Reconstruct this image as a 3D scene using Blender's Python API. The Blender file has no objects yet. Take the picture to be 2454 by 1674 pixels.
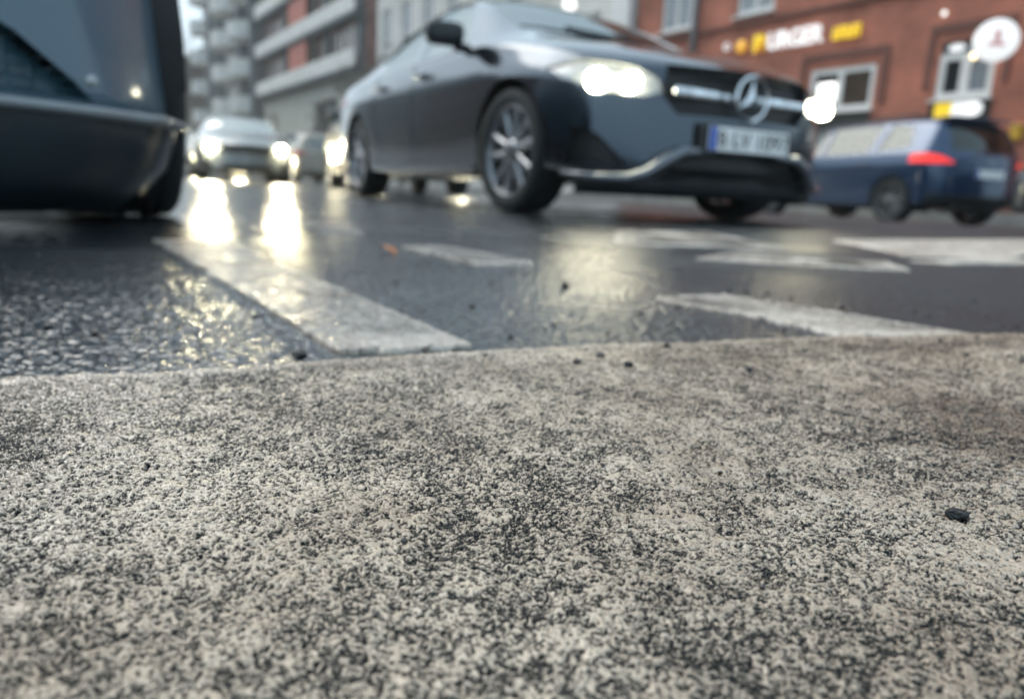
import bpy, bmesh, math, random
import numpy as np
from mathutils import Vector, Matrix
R = math.radians
rng = np.random.default_rng(7)
random.seed(7)
sc = bpy.context.scene
COL = sc.collection

# ------------------------------------------------------------------ helpers
def link(o, parent=None):
    COL.objects.link(o)
    if parent is not None:
        o.parent = parent
    return o

def tag(o, label=None, cat=None, group=None, kind=None):
    if label: o['label'] = label
    if cat: o['category'] = cat
    if group: o['group'] = group
    if kind: o['kind'] = kind
    return o

def thing(name, label, cat, loc=(0, 0, 0), rz=0.0, group=None):
    o = bpy.data.objects.new(name, None)
    o.empty_display_size = 0.1
    o.location = loc
    o.rotation_euler = (0, 0, rz)
    link(o)
    return tag(o, label, cat, group)

def from_bm(name, bm, mat, parent=None, smooth=False, label=None):
    me = bpy.data.meshes.new(name)
    bm.normal_update()
    bm.to_mesh(me)
    bm.free()
    if smooth:
        for p in me.polygons: p.use_smooth = True
    mats = mat if isinstance(mat, (list, tuple)) else [mat]
    for m in mats: me.materials.append(m)
    o = bpy.data.objects.new(name, me)
    link(o, parent)
    if label: o['label'] = label
    return o

def box(bm, c, s, rot=None, mi=0):
    r = bmesh.ops.create_cube(bm, size=1.0)
    M = Matrix.Translation(c)
    if rot is not None: M = M @ rot
    M = M @ Matrix.Diagonal((s[0], s[1], s[2], 1))
    bmesh.ops.transform(bm, matrix=M, verts=r['verts'])
    for f in {f for v in r['verts'] for f in v.link_faces}: f.material_index = mi
    return r['verts']

def rbox(bm, c, s, b, rot=None, seg=2):
    t = bmesh.new()
    bmesh.ops.create_cube(t, size=1.0)
    bmesh.ops.transform(t, matrix=Matrix.Diagonal((s[0], s[1], s[2], 1)), verts=t.verts)
    bmesh.ops.bevel(t, geom=t.edges[:], offset=b, segments=seg, affect='EDGES', profile=0.5)
    M = Matrix.Translation(c)
    if rot is not None: M = M @ rot
    bmesh.ops.transform(t, matrix=M, verts=t.verts)
    join(bm, t)

def join(bm, t):
    me = bpy.data.meshes.new('tmp')
    t.to_mesh(me); t.free()
    bm.from_mesh(me)
    bpy.data.meshes.remove(me)

def lathe(bm, prof, n=32, axis='Y', c=(0, 0, 0), closed=False):
    """prof: list of (radius, offset along the axis)"""
    rings = []
    for (r, h) in prof:
        ring = []
        for i in range(n):
            a = 2 * math.pi * i / n
            if axis == 'Y': p = (c[0] + r * math.cos(a), c[1] + h, c[2] + r * math.sin(a))
            elif axis == 'X': p = (c[0] + h, c[1] + r * math.cos(a), c[2] + r * math.sin(a))
            else: p = (c[0] + r * math.cos(a), c[1] + r * math.sin(a), c[2] + h)
            ring.append(bm.verts.new(p))
        rings.append(ring)
    for k in range(len(rings) - 1 + (1 if closed else 0)):
        A, B = rings[k], rings[(k + 1) % len(rings)]
        for i in range(n):
            bm.faces.new((A[i], A[(i + 1) % n], B[(i + 1) % n], B[i]))
    return rings

def disc(bm, c, r, n, nrm):
    z = Vector(nrm).normalized()
    x = z.orthogonal().normalized()
    y = z.cross(x)
    c = Vector(c)
    vs = [bm.verts.new(c + x * (r * math.cos(2 * math.pi * i / n)) + y * (r * math.sin(2 * math.pi * i / n))) for i in range(n)]
    return bm.faces.new(vs)

def tube(bm, pts, rads, n=8, cap=True):
    pts = [Vector(p) for p in pts]
    rings = []
    for i, p in enumerate(pts):
        d = (pts[min(i + 1, len(pts) - 1)] - pts[max(i - 1, 0)]).normalized()
        x = d.orthogonal().normalized(); y = d.cross(x)
        if rings:   # keep the frame from flipping
            x = (px_ - d * px_.dot(d)).normalized(); y = d.cross(x)
        px_ = x
        r = rads[i] if isinstance(rads, (list, tuple)) else rads
        rings.append([bm.verts.new(p + x * (r * math.cos(2 * math.pi * k / n)) + y * (r * math.sin(2 * math.pi * k / n))) for k in range(n)])
    for A, B in zip(rings, rings[1:]):
        for k in range(n):
            bm.faces.new((A[k], A[(k + 1) % n], B[(k + 1) % n], B[k]))
    if cap:
        bm.faces.new(rings[0][::-1]); bm.faces.new(rings[-1])

def prism(bm, poly, axis, a, b):
    """extrude a 2-D polygon. axis 'X': poly=(y,z), 'Y': poly=(x,z), 'Z': poly=(x,y)"""
    def P(u, v, w):
        return {'X': (w, u, v), 'Y': (u, w, v), 'Z': (u, v, w)}[axis]
    A = [bm.verts.new(P(u, v, a)) for u, v in poly]
    B = [bm.verts.new(P(u, v, b)) for u, v in poly]
    n = len(poly)
    bm.faces.new(A[::-1]); bm.faces.new(B)
    for i in range(n):
        bm.faces.new((A[i], A[(i + 1) % n], B[(i + 1) % n], B[i]))
    bmesh.ops.recalc_face_normals(bm, faces=bm.faces[:])

def text_mesh(body, size, extrude, align='CENTER', spacing=1.0, bold=0.0):
    cu = bpy.data.curves.new('t', 'FONT')
    cu.body = body; cu.size = size; cu.extrude = extrude; cu.align_x = align; cu.align_y = 'CENTER'
    cu.space_character = spacing; cu.offset = bold
    o = bpy.data.objects.new('t', cu); COL.objects.link(o)
    dg = bpy.context.evaluated_depsgraph_get()
    me = bpy.data.meshes.new_from_object(o.evaluated_get(dg))
    bpy.data.objects.remove(o); bpy.data.curves.remove(cu)
    bm = bmesh.new(); bm.from_mesh(me); bpy.data.meshes.remove(me)
    return bm

# ------------------------------------------------------------------ materials
def mat_new(name):
    m = bpy.data.materials.new(name); m.use_nodes = True
    nt = m.node_tree
    return m, nt, nt.nodes['Principled BSDF']

def simple(name, col, rough=0.5, metal=0.0, spec=0.5, coat=0.0, coat_r=0.05, noise=0.0, nscale=8.0, bump=0.0, bscale=60.0, emit=None, estr=0.0):
    m, nt, b = mat_new(name)
    b.inputs['Base Color'].default_value = (*col, 1)
    b.inputs['Roughness'].default_value = rough
    b.inputs['Metallic'].default_value = metal
    b.inputs['Specular IOR Level'].default_value = spec
    b.inputs['Coat Weight'].default_value = coat
    b.inputs['Coat Roughness'].default_value = coat_r
    if emit:
        b.inputs['Emission Color'].default_value = (*emit, 1)
        b.inputs['Emission Strength'].default_value = estr
    tc = nt.nodes.new('ShaderNodeTexCoord')
    if noise > 0:
        n = nt.nodes.new('ShaderNodeTexNoise'); n.inputs['Scale'].default_value = nscale; n.inputs['Detail'].default_value = 6
        nt.links.new(tc.outputs['Object'], n.inputs['Vector'])
        mr = nt.nodes.new('ShaderNodeMapRange'); mr.inputs[1].default_value = .3; mr.inputs[2].default_value = .7
        mr.inputs[3].default_value = 1 - noise; mr.inputs[4].default_value = 1 + noise
        nt.links.new(n.outputs['Fac'], mr.inputs[0])
        mx = nt.nodes.new('ShaderNodeVectorMath'); mx.operation = 'SCALE'
        mx.inputs[0].default_value = col
        nt.links.new(mr.outputs[0], mx.inputs['Scale'])
        nt.links.new(mx.outputs[0], b.inputs['Base Color'])
        r2 = nt.nodes.new('ShaderNodeMapRange'); r2.inputs[3].default_value = max(.02, rough * (1 - noise)); r2.inputs[4].default_value = min(1, rough * (1 + noise))
        nt.links.new(n.outputs['Fac'], r2.inputs[0]); nt.links.new(r2.outputs[0], b.inputs['Roughness'])
    if bump > 0:
        n2 = nt.nodes.new('ShaderNodeTexNoise'); n2.inputs['Scale'].default_value = bscale; n2.inputs['Detail'].default_value = 4
        nt.links.new(tc.outputs['Object'], n2.inputs['Vector'])
        bp = nt.nodes.new('ShaderNodeBump'); bp.inputs['Strength'].default_value = bump; bp.inputs['Distance'].default_value = .01
        nt.links.new(n2.outputs['Fac'], bp.inputs['Height']); nt.links.new(bp.outputs[0], b.inputs['Normal'])
    return m

def emission(name, col, s):
    m, nt, b = mat_new(name)
    b.inputs['Base Color'].default_value = (*[min(.8, c) for c in col], 1)
    b.inputs['Roughness'].default_value = .35
    b.inputs['Emission Color'].default_value = (*col, 1)
    b.inputs['Emission Strength'].default_value = s
    return m

def car_paint(name, col, metal=.35, rough=.32):
    m, nt, b = mat_new(name)
    tc = nt.nodes.new('ShaderNodeTexCoord')
    n = nt.nodes.new('ShaderNodeTexNoise'); n.inputs['Scale'].default_value = 5; n.inputs['Detail'].default_value = 7
    nt.links.new(tc.outputs['Object'], n.inputs['Vector'])
    # road film: a thin veil of dirt
    ramp = nt.nodes.new('ShaderNodeMapRange'); ramp.inputs[1].default_value = .35; ramp.inputs[2].default_value = .8; ramp.inputs[4].default_value = .10
    nt.links.new(n.outputs['Fac'], ramp.inputs[0])
    mx = nt.nodes.new('ShaderNodeMix'); mx.data_type = 'RGBA'
    mx.inputs['A'].default_value = (*col, 1); mx.inputs['B'].default_value = (.09, .09, .09, 1)
    nt.links.new(ramp.outputs[0], mx.inputs['Factor'])
    nt.links.new(mx.outputs['Result'], b.inputs['Base Color'])
    b.inputs['Metallic'].default_value = metal
    b.inputs['Roughness'].default_value = rough
    b.inputs['Coat Weight'].default_value = .9
    b.inputs['Specular IOR Level'].default_value = .15 if metal < .2 else .5
    r2 = nt.nodes.new('ShaderNodeMapRange'); r2.inputs[3].default_value = .03; r2.inputs[4].default_value = .16
    nt.links.new(n.outputs['Fac'], r2.inputs[0]); nt.links.new(r2.outputs[0], b.inputs['Coat Roughness'])
    return m

def car_glass(name, tint=(.42, .47, .47), ior=2.1):
    m = bpy.data.materials.new(name); m.use_nodes = True
    nt = m.node_tree; nt.nodes.remove(nt.nodes['Principled BSDF'])
    out = nt.nodes['Material Output']
    tr = nt.nodes.new('ShaderNodeBsdfTransparent'); tr.inputs[0].default_value = (*tint, 1)
    gl = nt.nodes.new('ShaderNodeBsdfGlossy'); gl.inputs['Roughness'].default_value = .03
    gl.inputs[0].default_value = (.95, 1, .99, 1)
    fr = nt.nodes.new('ShaderNodeFresnel'); fr.inputs[0].default_value = ior
    mx = nt.nodes.new('ShaderNodeMixShader')
    nt.links.new(fr.outputs[0], mx.inputs[0]); nt.links.new(tr.outputs[0], mx.inputs[1]); nt.links.new(gl.outputs[0], mx.inputs[2])
    nt.links.new(mx.outputs[0], out.inputs['Surface'])
    return m

def brick_mat(name, c1, c2, mortar, bw=.26, bh=.075, var=.25):
    m, nt, b = mat_new(name)
    tc = nt.nodes.new('ShaderNodeTexCoord'); sp = nt.nodes.new('ShaderNodeSeparateXYZ'); cb = nt.nodes.new('ShaderNodeCombineXYZ')
    nt.links.new(tc.outputs['Object'], sp.inputs[0])
    ad = nt.nodes.new('ShaderNodeMath'); ad.operation = 'ADD'
    nt.links.new(sp.outputs['X'], ad.inputs[0]); nt.links.new(sp.outputs['Y'], ad.inputs[1])
    nt.links.new(ad.outputs[0], cb.inputs['X']); nt.links.new(sp.outputs['Z'], cb.inputs['Y'])
    br = nt.nodes.new('ShaderNodeTexBrick')
    br.inputs['Color1'].default_value = (*c1, 1); br.inputs['Color2'].default_value = (*c2, 1); br.inputs['Mortar'].default_value = (*mortar, 1)
    br.inputs['Scale'].default_value = 1.0; br.inputs['Brick Width'].default_value = bw; br.inputs['Row Height'].default_value = bh
    br.inputs['Mortar Size'].default_value = .008; br.inputs['Bias'].default_value = 0
    nt.links.new(cb.outputs[0], br.inputs['Vector'])
    n = nt.nodes.new('ShaderNodeTexNoise'); n.inputs['Scale'].default_value = .9; n.inputs['Detail'].default_value = 8
    nt.links.new(tc.outputs['Object'], n.inputs['Vector'])
    mr = nt.nodes.new('ShaderNodeMapRange'); mr.inputs[1].default_value = .3; mr.inputs[2].default_value = .7; mr.inputs[3].default_value = 1 - var; mr.inputs[4].default_value = 1 + var
    nt.links.new(n.outputs['Fac'], mr.inputs[0])
    vm = nt.nodes.new('ShaderNodeVectorMath'); vm.operation = 'SCALE'
    nt.links.new(br.outputs['Color'], vm.inputs[0]); nt.links.new(mr.outputs[0], vm.inputs['Scale'])
    nt.links.new(vm.outputs[0], b.inputs['Base Color'])
    b.inputs['Roughness'].default_value = .8
    bp = nt.nodes.new('ShaderNodeBump'); bp.inputs['Strength'].default_value = .5; bp.inputs['Distance'].default_value = .01; bp.invert = True
    nt.links.new(br.outputs['Fac'], bp.inputs['Height']); nt.links.new(bp.outputs[0], b.inputs['Normal'])
    return m

M = {}
M['tyre'] = simple('tyre_rubber', (.013, .018, .021), .7, noise=.3, nscale=30, bump=.3, bscale=120)
M['rim'] = simple('rim_alloy', (.32, .33, .35), .3, .9, noise=.25, nscale=12)
M['rim_dark'] = simple('rim_grey', (.11, .12, .13), .4, .7, noise=.25, nscale=12)
M['black'] = simple('black_plastic', (.008, .014, .018), .45, noise=.25, nscale=20)
M['mesh'] = simple('grille_black', (.008, .01, .012), .5, noise=.2, nscale=40)
M['chrome'] = simple('chrome', (.75, .77, .8), .14, 1.0, noise=.2, nscale=15)
M['glass'] = car_glass('car_glass', (.40, .45, .45), 2.5)
M['glass_mid'] = car_glass('side_glass', (.34, .40, .39), 1.75)
M['windscreen'] = car_glass('windscreen_glass', (.42, .47, .47), 5.0)
M['glass_dark'] = car_glass('tinted_car_glass', (.05, .07, .07), 1.7)
M['interior'] = simple('seat_cloth', (.03, .032, .035), .8, noise=.3, nscale=10)
M['lamp'] = emission('headlight_lit', (1.0, .92, .66), 24)
M['lamp_hot'] = emission('headlight_lit_strong', (1.0, .88, .55), 800)
M['drl'] = emission('running_light', (.95, .98, 1.0), 3.0)
M['tail'] = emission('tail_lamp', (.9, .03, .02), .55)
M['tail_dim'] = simple('tail_lens', (.42, .015, .015), .2, coat=.6, noise=.2, nscale=30)
M['lens'] = simple('lamp_housing', (.34, .36, .37), .22, .5, coat=.8, noise=.2, nscale=25)
M['plate'] = simple('plate_white', (.88, .88, .87), .4, noise=.1, nscale=20)
M['plate_blue'] = simple('plate_blue', (.01, .09, .5), .4, noise=.1, nscale=30)
M['ink'] = simple('plate_ink', (.02, .02, .025), .5, noise=.1, nscale=30)
M['under'] = simple('underbody', (.012, .012, .013), .8, noise=.2, nscale=10)

# ------------------------------------------------------------------ camera
FPX, PITCH, ROLL, CH = 1763.13, .21359824, .04877178, .12264
cam_d = bpy.data.cameras.new('camera')
cam_d.sensor_width = 36.0
cam_d.lens = 36.0 * FPX / 2454.0
cam_d.clip_start = .01; cam_d.clip_end = 3000
cam = bpy.data.objects.new('camera', cam_d); link(cam)
cam.location = (0, 0, CH)
cam.rotation_mode = 'XYZ'
cam.matrix_world = Matrix.Translation((0, 0, CH)) @ Matrix.Rotation(R(90) - PITCH, 4, 'X') @ Matrix.Rotation(ROLL, 4, 'Z')
cam_d.dof.use_dof = True
cam_d.dof.focus_distance = .285
cam_d.dof.aperture_fstop = 7.0
sc.camera = cam

# ------------------------------------------------------------------ noise for the ground
def hash2(ix, iy, seed):
    h = (ix.astype(np.int64) * 374761393 + iy.astype(np.int64) * 668265263 + seed * 1274126177) & 0xffffffff
    h = ((h ^ (h >> 13)) * 1274126177) & 0xffffffff
    h = (h ^ (h >> 16)) & 0xffffffff
    return h.astype(np.float64) / 4294967295.0

def vnoise(x, y, seed):
    ix = np.floor(x); iy = np.floor(y)
    fx = x - ix; fy = y - iy
    fx = fx * fx * fx * (fx * (fx * 6 - 15) + 10); fy = fy * fy * fy * (fy * (fy * 6 - 15) + 10)
    a = hash2(ix, iy, seed); b = hash2(ix + 1, iy, seed); c = hash2(ix, iy + 1, seed); d = hash2(ix + 1, iy + 1, seed)
    return (a + (b - a) * fx) + ((c + (d - c) * fx) - (a + (b - a) * fx)) * fy

def fbm(x, y, seed, oct=3, gain=.5):
    s = 0; a = 1; t = 0
    for k in range(oct):
        s = s + a * vnoise(x * 2 ** k + 17.3 * k, y * 2 ** k - 9.1 * k, seed + k); t += a; a *= gain
    return s / t

def cells(x, y, seed):
    """distance to the nearest stone of a jittered grid and that stone's random number"""
    ix = np.floor(x); iy = np.floor(y)
    best = np.full(x.shape, 9.0); bid = np.zeros(x.shape)
    for dx in (-1, 0, 1):
        for dy in (-1, 0, 1):
            cx = ix + dx; cy = iy + dy
            px = cx + hash2(cx, cy, seed); py = cy + hash2(cx, cy, seed + 5)
            d = np.hypot(px - x, py - y)
            m = d < best
            best = np.where(m, d, best); bid = np.where(m, hash2(cx, cy, seed + 9), bid)
    return best, bid

def wetness(x, y):
    """0 dry .. 1 wet film; the road has dried off towards the kerb side"""
    return np.clip(.78 - .9 * np.clip(x - .05, 0, 2) / (.5 + .35 * np.abs(y)) + 1.1 * (fbm(x / .35, y / .35, 151, 4) - .5), .05, 1)

def asphalt_h(x, y):
    """height of the open-pored asphalt, metres, and a 0-1 number per stone"""
    d, i = cells(x / .0085, y / .0085, 3)
    d2, i2 = cells(x / .0045, y / .0045, 23)
    h = .0018 * np.clip(1 - d * d * 1.5, 0, 1) * (.35 + .65 * i) + .0006 * np.clip(1 - d2 * d2 * 1.6, 0, 1) * i2
    h = h + .0022 * (fbm(x / .11, y / .11, 41) - .5) + .004 * (fbm(x / .9, y / .9, 47) - .5)
    return h - .0008, i

def paint_h(x, y):
    """height of the worn paint film and how much of it is gone (0-1)"""
    a = fbm(x / .00055, y / .00055, 61, 2, .5)
    b = fbm(x / .00125, y / .00125, 67, 2)
    big = fbm(x / .085, y / .085, 71, 3)
    mid = fbm(x / .022, y / .022, 73, 2)
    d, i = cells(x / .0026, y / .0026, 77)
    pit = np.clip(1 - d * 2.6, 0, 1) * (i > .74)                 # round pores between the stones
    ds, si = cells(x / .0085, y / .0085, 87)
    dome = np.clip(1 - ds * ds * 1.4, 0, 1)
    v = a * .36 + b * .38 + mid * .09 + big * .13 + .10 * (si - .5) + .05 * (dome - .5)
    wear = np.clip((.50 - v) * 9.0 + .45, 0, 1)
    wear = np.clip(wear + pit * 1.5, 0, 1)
    h = .0003 * (a - .5) + .0008 * (b - .5) + .0019 * (fbm(x / .0050, y / .0050, 83, 2) - .5) + .0008 * (mid - .5) + .002 * (big - .5) - .0008 * pit - .0003 * wear + .0007 * dome * (.3 + .7 * si)
    return h, wear

def grid_mesh(name, X, Y, Z, mat, attrs=None, wrap=False):
    ny, nx = X.shape
    me = bpy.data.meshes.new(name)
    co = np.stack([X, Y, Z], -1).reshape(-1, 3).astype(np.float32)
    idx = np.arange(ny * nx).reshape(ny, nx)
    if wrap:
        idx = np.concatenate([idx, idx[:, :1]], 1)
    q = np.stack([idx[:-1, :-1], idx[:-1, 1:], idx[1:, 1:], idx[1:, :-1]], -1).reshape(-1, 4)
    me.vertices.add(len(co)); me.vertices.foreach_set('co', co.ravel())
    me.loops.add(q.size); me.loops.foreach_set('vertex_index', q.ravel().astype(np.int32))
    me.polygons.add(len(q)); me.polygons.foreach_set('loop_start', np.arange(0, q.size, 4, dtype=np.int32))
    try: me.polygons.foreach_set('loop_total', np.full(len(q), 4, np.int32))
    except Exception: pass
    me.polygons.foreach_set('use_smooth', np.ones(len(q), bool))
    for k, v in (attrs or {}).items():
        at = me.attributes.new(k, 'FLOAT', 'POINT')
        at.data.foreach_set('value', v.reshape(-1).astype(np.float32))
    me.update(calc_edges=True)
    me.materials.append(mat)
    o = bpy.data.objects.new(name, me)
    return link(o)

# ------------------------------------------------------------------ ground materials
def attr(nt, name):
    a = nt.nodes.new('ShaderNodeAttribute'); a.attribute_name = name; return a.outputs['Fac']

def asphalt_mat():
    m, nt, b = mat_new('wet_asphalt')
    tc = nt.nodes.new('ShaderNodeTexCoord')
    st = attr(nt, 'stone')
    n = nt.nodes.new('ShaderNodeTexNoise'); n.inputs['Scale'].default_value = 1.6; n.inputs['Detail'].default_value = 7
    nt.links.new(tc.outputs['Object'], n.inputs['Vector'])
    nf = nt.nodes.new('ShaderNodeTexNoise'); nf.inputs['Scale'].default_value = 160; nf.inputs['Detail'].default_value = 3
    nt.links.new(tc.outputs['Object'], nf.inputs['Vector'])
    ad = nt.nodes.new('ShaderNodeMath'); ad.operation = 'MULTIPLY'
    nt.links.new(st, ad.inputs[0]); nt.links.new(nf.outputs['Fac'], ad.inputs[1])
    cr = nt.nodes.new('ShaderNodeValToRGB')
    cr.color_ramp.elements[0].color = (.005, .009, .013, 1); cr.color_ramp.elements[1].color = (.026, .034, .041, 1)
    cr.color_ramp.elements[0].position = .1; cr.color_ramp.elements[1].position = .75
    nt.links.new(ad.outputs[0], cr.inputs[0])
    nt.links.new(cr.outputs[0], b.inputs['Base Color'])
    mr = nt.nodes.new('ShaderNodeMapRange'); mr.inputs[1].default_value = .38; mr.inputs[2].default_value = .62
    mr.inputs[1].default_value = 0; mr.inputs[2].default_value = 1
    mr.inputs[3].default_value = .50; mr.inputs[4].default_value = .14
    nt.links.new(attr(nt, 'wet'), mr.inputs[0]); nt.links.new(mr.outputs[0], b.inputs['Roughness'])
    b.inputs['Specular IOR Level'].default_value = .75
    nb = nt.nodes.new('ShaderNodeTexNoise'); nb.inputs['Scale'].default_value = 110; nb.inputs['Detail'].default_value = 3
    nt.links.new(tc.outputs['Object'], nb.inputs['Vector'])
    bp = nt.nodes.new('ShaderNodeBump'); bp.inputs['Strength'].default_value = .55; bp.inputs['Distance'].default_value = .004
    nt.links.new(nb.outputs['Fac'], bp.inputs['Height']); nt.links.new(bp.outputs[0], b.inputs['Normal'])
    return m

def paint_mat(name, col=(.67, .545, .42), dark=(.009, .012, .014)):
    m, nt, b = mat_new(name)
    tc = nt.nodes.new('ShaderNodeTexCoord')
    w = attr(nt, 'wear')
    n = nt.nodes.new('ShaderNodeTexNoise'); n.inputs['Scale'].default_value = 9; n.inputs['Detail'].default_value = 6
    nt.links.new(tc.outputs['Object'], n.inputs['Vector'])
    nf = nt.nodes.new('ShaderNodeTexNoise'); nf.inputs['Scale'].default_value = 1300; nf.inputs['Detail'].default_value = 3
    nt.links.new(tc.outputs['Object'], nf.inputs['Vector'])
    # dirt: brownish stains of their own shape
    d = nt.nodes.new('ShaderNodeValToRGB')
    d.color_ramp.elements[0].color = (*[c * .62 for c in (col[0] * .98, col[1] * .9, col[2] * .82)], 1); d.color_ramp.elements[1].color = (*col, 1)
    d.color_ramp.elements[0].position = .32; d.color_ramp.elements[1].position = .58
    nt.links.new(n.outputs['Fac'], d.inputs[0])
    stain = attr(nt, 'stain')
    ms = nt.nodes.new('ShaderNodeMix'); ms.data_type = 'RGBA'; ms.inputs['B'].default_value = (.17, .125, .095, 1)
    nt.links.new(stain, ms.inputs['Factor']); nt.links.new(d.outputs[0], ms.inputs['A'])
    # soaked paint is darker
    wt = nt.nodes.new('ShaderNodeMapRange'); wt.inputs[3].default_value = 1.25; wt.inputs[4].default_value = .70
    nt.links.new(attr(nt, 'wet'), wt.inputs[0])
    wv = nt.nodes.new('ShaderNodeVectorMath'); wv.operation = 'SCALE'; nt.links.new(ms.outputs['Result'], wv.inputs[0]); nt.links.new(wt.outputs[0], wv.inputs['Scale'])
    # wear + fine grain
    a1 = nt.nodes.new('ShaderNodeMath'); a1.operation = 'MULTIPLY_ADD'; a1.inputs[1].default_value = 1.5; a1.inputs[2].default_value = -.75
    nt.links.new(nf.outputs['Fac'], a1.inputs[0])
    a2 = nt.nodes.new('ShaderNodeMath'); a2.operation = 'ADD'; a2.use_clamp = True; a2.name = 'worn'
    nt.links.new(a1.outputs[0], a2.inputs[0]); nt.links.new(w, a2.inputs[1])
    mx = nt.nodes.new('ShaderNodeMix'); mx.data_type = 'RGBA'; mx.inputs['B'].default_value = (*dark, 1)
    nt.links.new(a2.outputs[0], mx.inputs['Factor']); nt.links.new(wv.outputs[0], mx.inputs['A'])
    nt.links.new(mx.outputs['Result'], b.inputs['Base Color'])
    sp = nt.nodes.new('ShaderNodeMapRange'); sp.inputs[3].default_value = .75; sp.inputs[4].default_value = .05
    nt.links.new(a2.outputs[0], sp.inputs[0]); nt.links.new(sp.outputs[0], b.inputs['Specular IOR Level'])
    mr = nt.nodes.new('ShaderNodeMapRange')
    mr.inputs[3].default_value = .55; mr.inputs[4].default_value = .22
    nt.links.new(attr(nt, 'wet'), mr.inputs[0]); nt.links.new(mr.outputs[0], b.inputs['Roughness'])
    bp = nt.nodes.new('ShaderNodeBump'); bp.inputs['Strength'].default_value = .35; bp.inputs['Distance'].default_value = .0006
    nt.links.new(nf.outputs['Fac'], bp.inputs['Height']); nt.links.new(bp.outputs[0], b.inputs['Normal'])
    return m
def film(m, scale, strength, rough, wmax, wear=None):
    """the water film that lies over the road"""
    nt = m.node_tree; b = nt.nodes['Principled BSDF']
    w = attr(nt, 'wet'); mr = nt.nodes.new('ShaderNodeMapRange'); mr.inputs[1].default_value = .35; mr.inputs[2].default_value = .8; mr.inputs[4].default_value = wmax
    nt.links.new(w, mr.inputs[0])
    if wear is not None:      # gloss taken out of the worn pits, imitating their shade
        iv = nt.nodes.new('ShaderNodeMath'); iv.operation = 'SUBTRACT'; iv.inputs[0].default_value = 1; nt.links.new(wear, iv.inputs[1])
        ml = nt.nodes.new('ShaderNodeMath'); ml.operation = 'MULTIPLY'; nt.links.new(mr.outputs[0], ml.inputs[0]); nt.links.new(iv.outputs[0], ml.inputs[1])
        nt.links.new(ml.outputs[0], b.inputs['Coat Weight'])
    else:
        nt.links.new(mr.outputs[0], b.inputs['Coat Weight'])
    b.inputs['Coat Roughness'].default_value = rough; b.inputs['Coat IOR'].default_value = 1.45
    tc = nt.nodes.new('ShaderNodeTexCoord'); n = nt.nodes.new('ShaderNodeTexNoise'); n.inputs['Scale'].default_value = scale; n.inputs['Detail'].default_value = 2
    nt.links.new(tc.outputs['Object'], n.inputs['Vector'])
    bp = nt.nodes.new('ShaderNodeBump'); bp.inputs['Strength'].default_value = strength; bp.inputs['Distance'].default_value = .6 / scale
    nt.links.new(n.outputs['Fac'], bp.inputs['Height']); nt.links.new(bp.outputs[0], b.inputs['Coat Normal'])
M['asphalt'] = asphalt_mat()
film(M['asphalt'], 140, .65, .19, .65)
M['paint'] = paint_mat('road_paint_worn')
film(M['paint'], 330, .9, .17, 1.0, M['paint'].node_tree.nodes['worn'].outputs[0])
M['paint2'] = paint_mat('road_paint', (.72, .64, .56))

# ------------------------------------------------------------------ ground
def road_drop(x, y):      # the carriageway falls towards the gutter
    c = np.clip((x * .843 + y * .537 - 6.0) / 6.5, 0, 1)
    return .10 * c * c * (3 - 2 * c)

def build_road():
    # one polar sheet round the camera's foot: fine where the camera sees it close, coarse behind
    th = np.concatenate([np.linspace(-42, 42, 1000), np.linspace(42, 318, 92)[1:-1]])
    th = np.radians(th)
    r1 = np.linspace(.03, .27, 8)
    r2 = 1 / np.linspace(1 / .28, 1 / 3.2, 850)
    r3 = np.geomspace(3.3, 900, 90)
    rr = np.concatenate([r1, r2, r3])
    Rr, T = np.meshgrid(rr, th, indexing='ij')
    X = Rr * np.sin(T); Y = Rr * np.cos(T)
    h, st = asphalt_h(X, Y)
    fade = np.clip((6 - Rr) / 3.5, 0, 1) * np.clip((Rr - .2) / .1, 0, 1) * (np.abs(((np.degrees(T) + 180) % 360) - 180) < 42.01)
    Z = h * fade
    Z = Z - road_drop(X, Y)
    o = grid_mesh('road', X, Y, Z, M['asphalt'], {'stone': st, 'wet': wetness(X, Y)}, wrap=True)
    # close the small hole under the camera
    bm = bmesh.new(); bm.from_mesh(o.data)
    ed = [e for e in bm.edges if e.is_boundary and e.verts[0].co.length < .05]
    bmesh.ops.contextual_create(bm, geom=ed)
    bm.to_mesh(o.data); bm.free()
    tag(o, 'wet dark grey asphalt carriageway reaching down the street', 'road', kind='structure')
build_road()

def edge_y(x):      # the far edge of the wide white line
    return np.interp(x, [-7, -2, -.287, -.203, -.114, .013, .163, .313, .514, 2, 8], [-2.5, -.36, .397, .431, .486, .549, .611, .672, .731, 1.34, 3.8])

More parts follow.
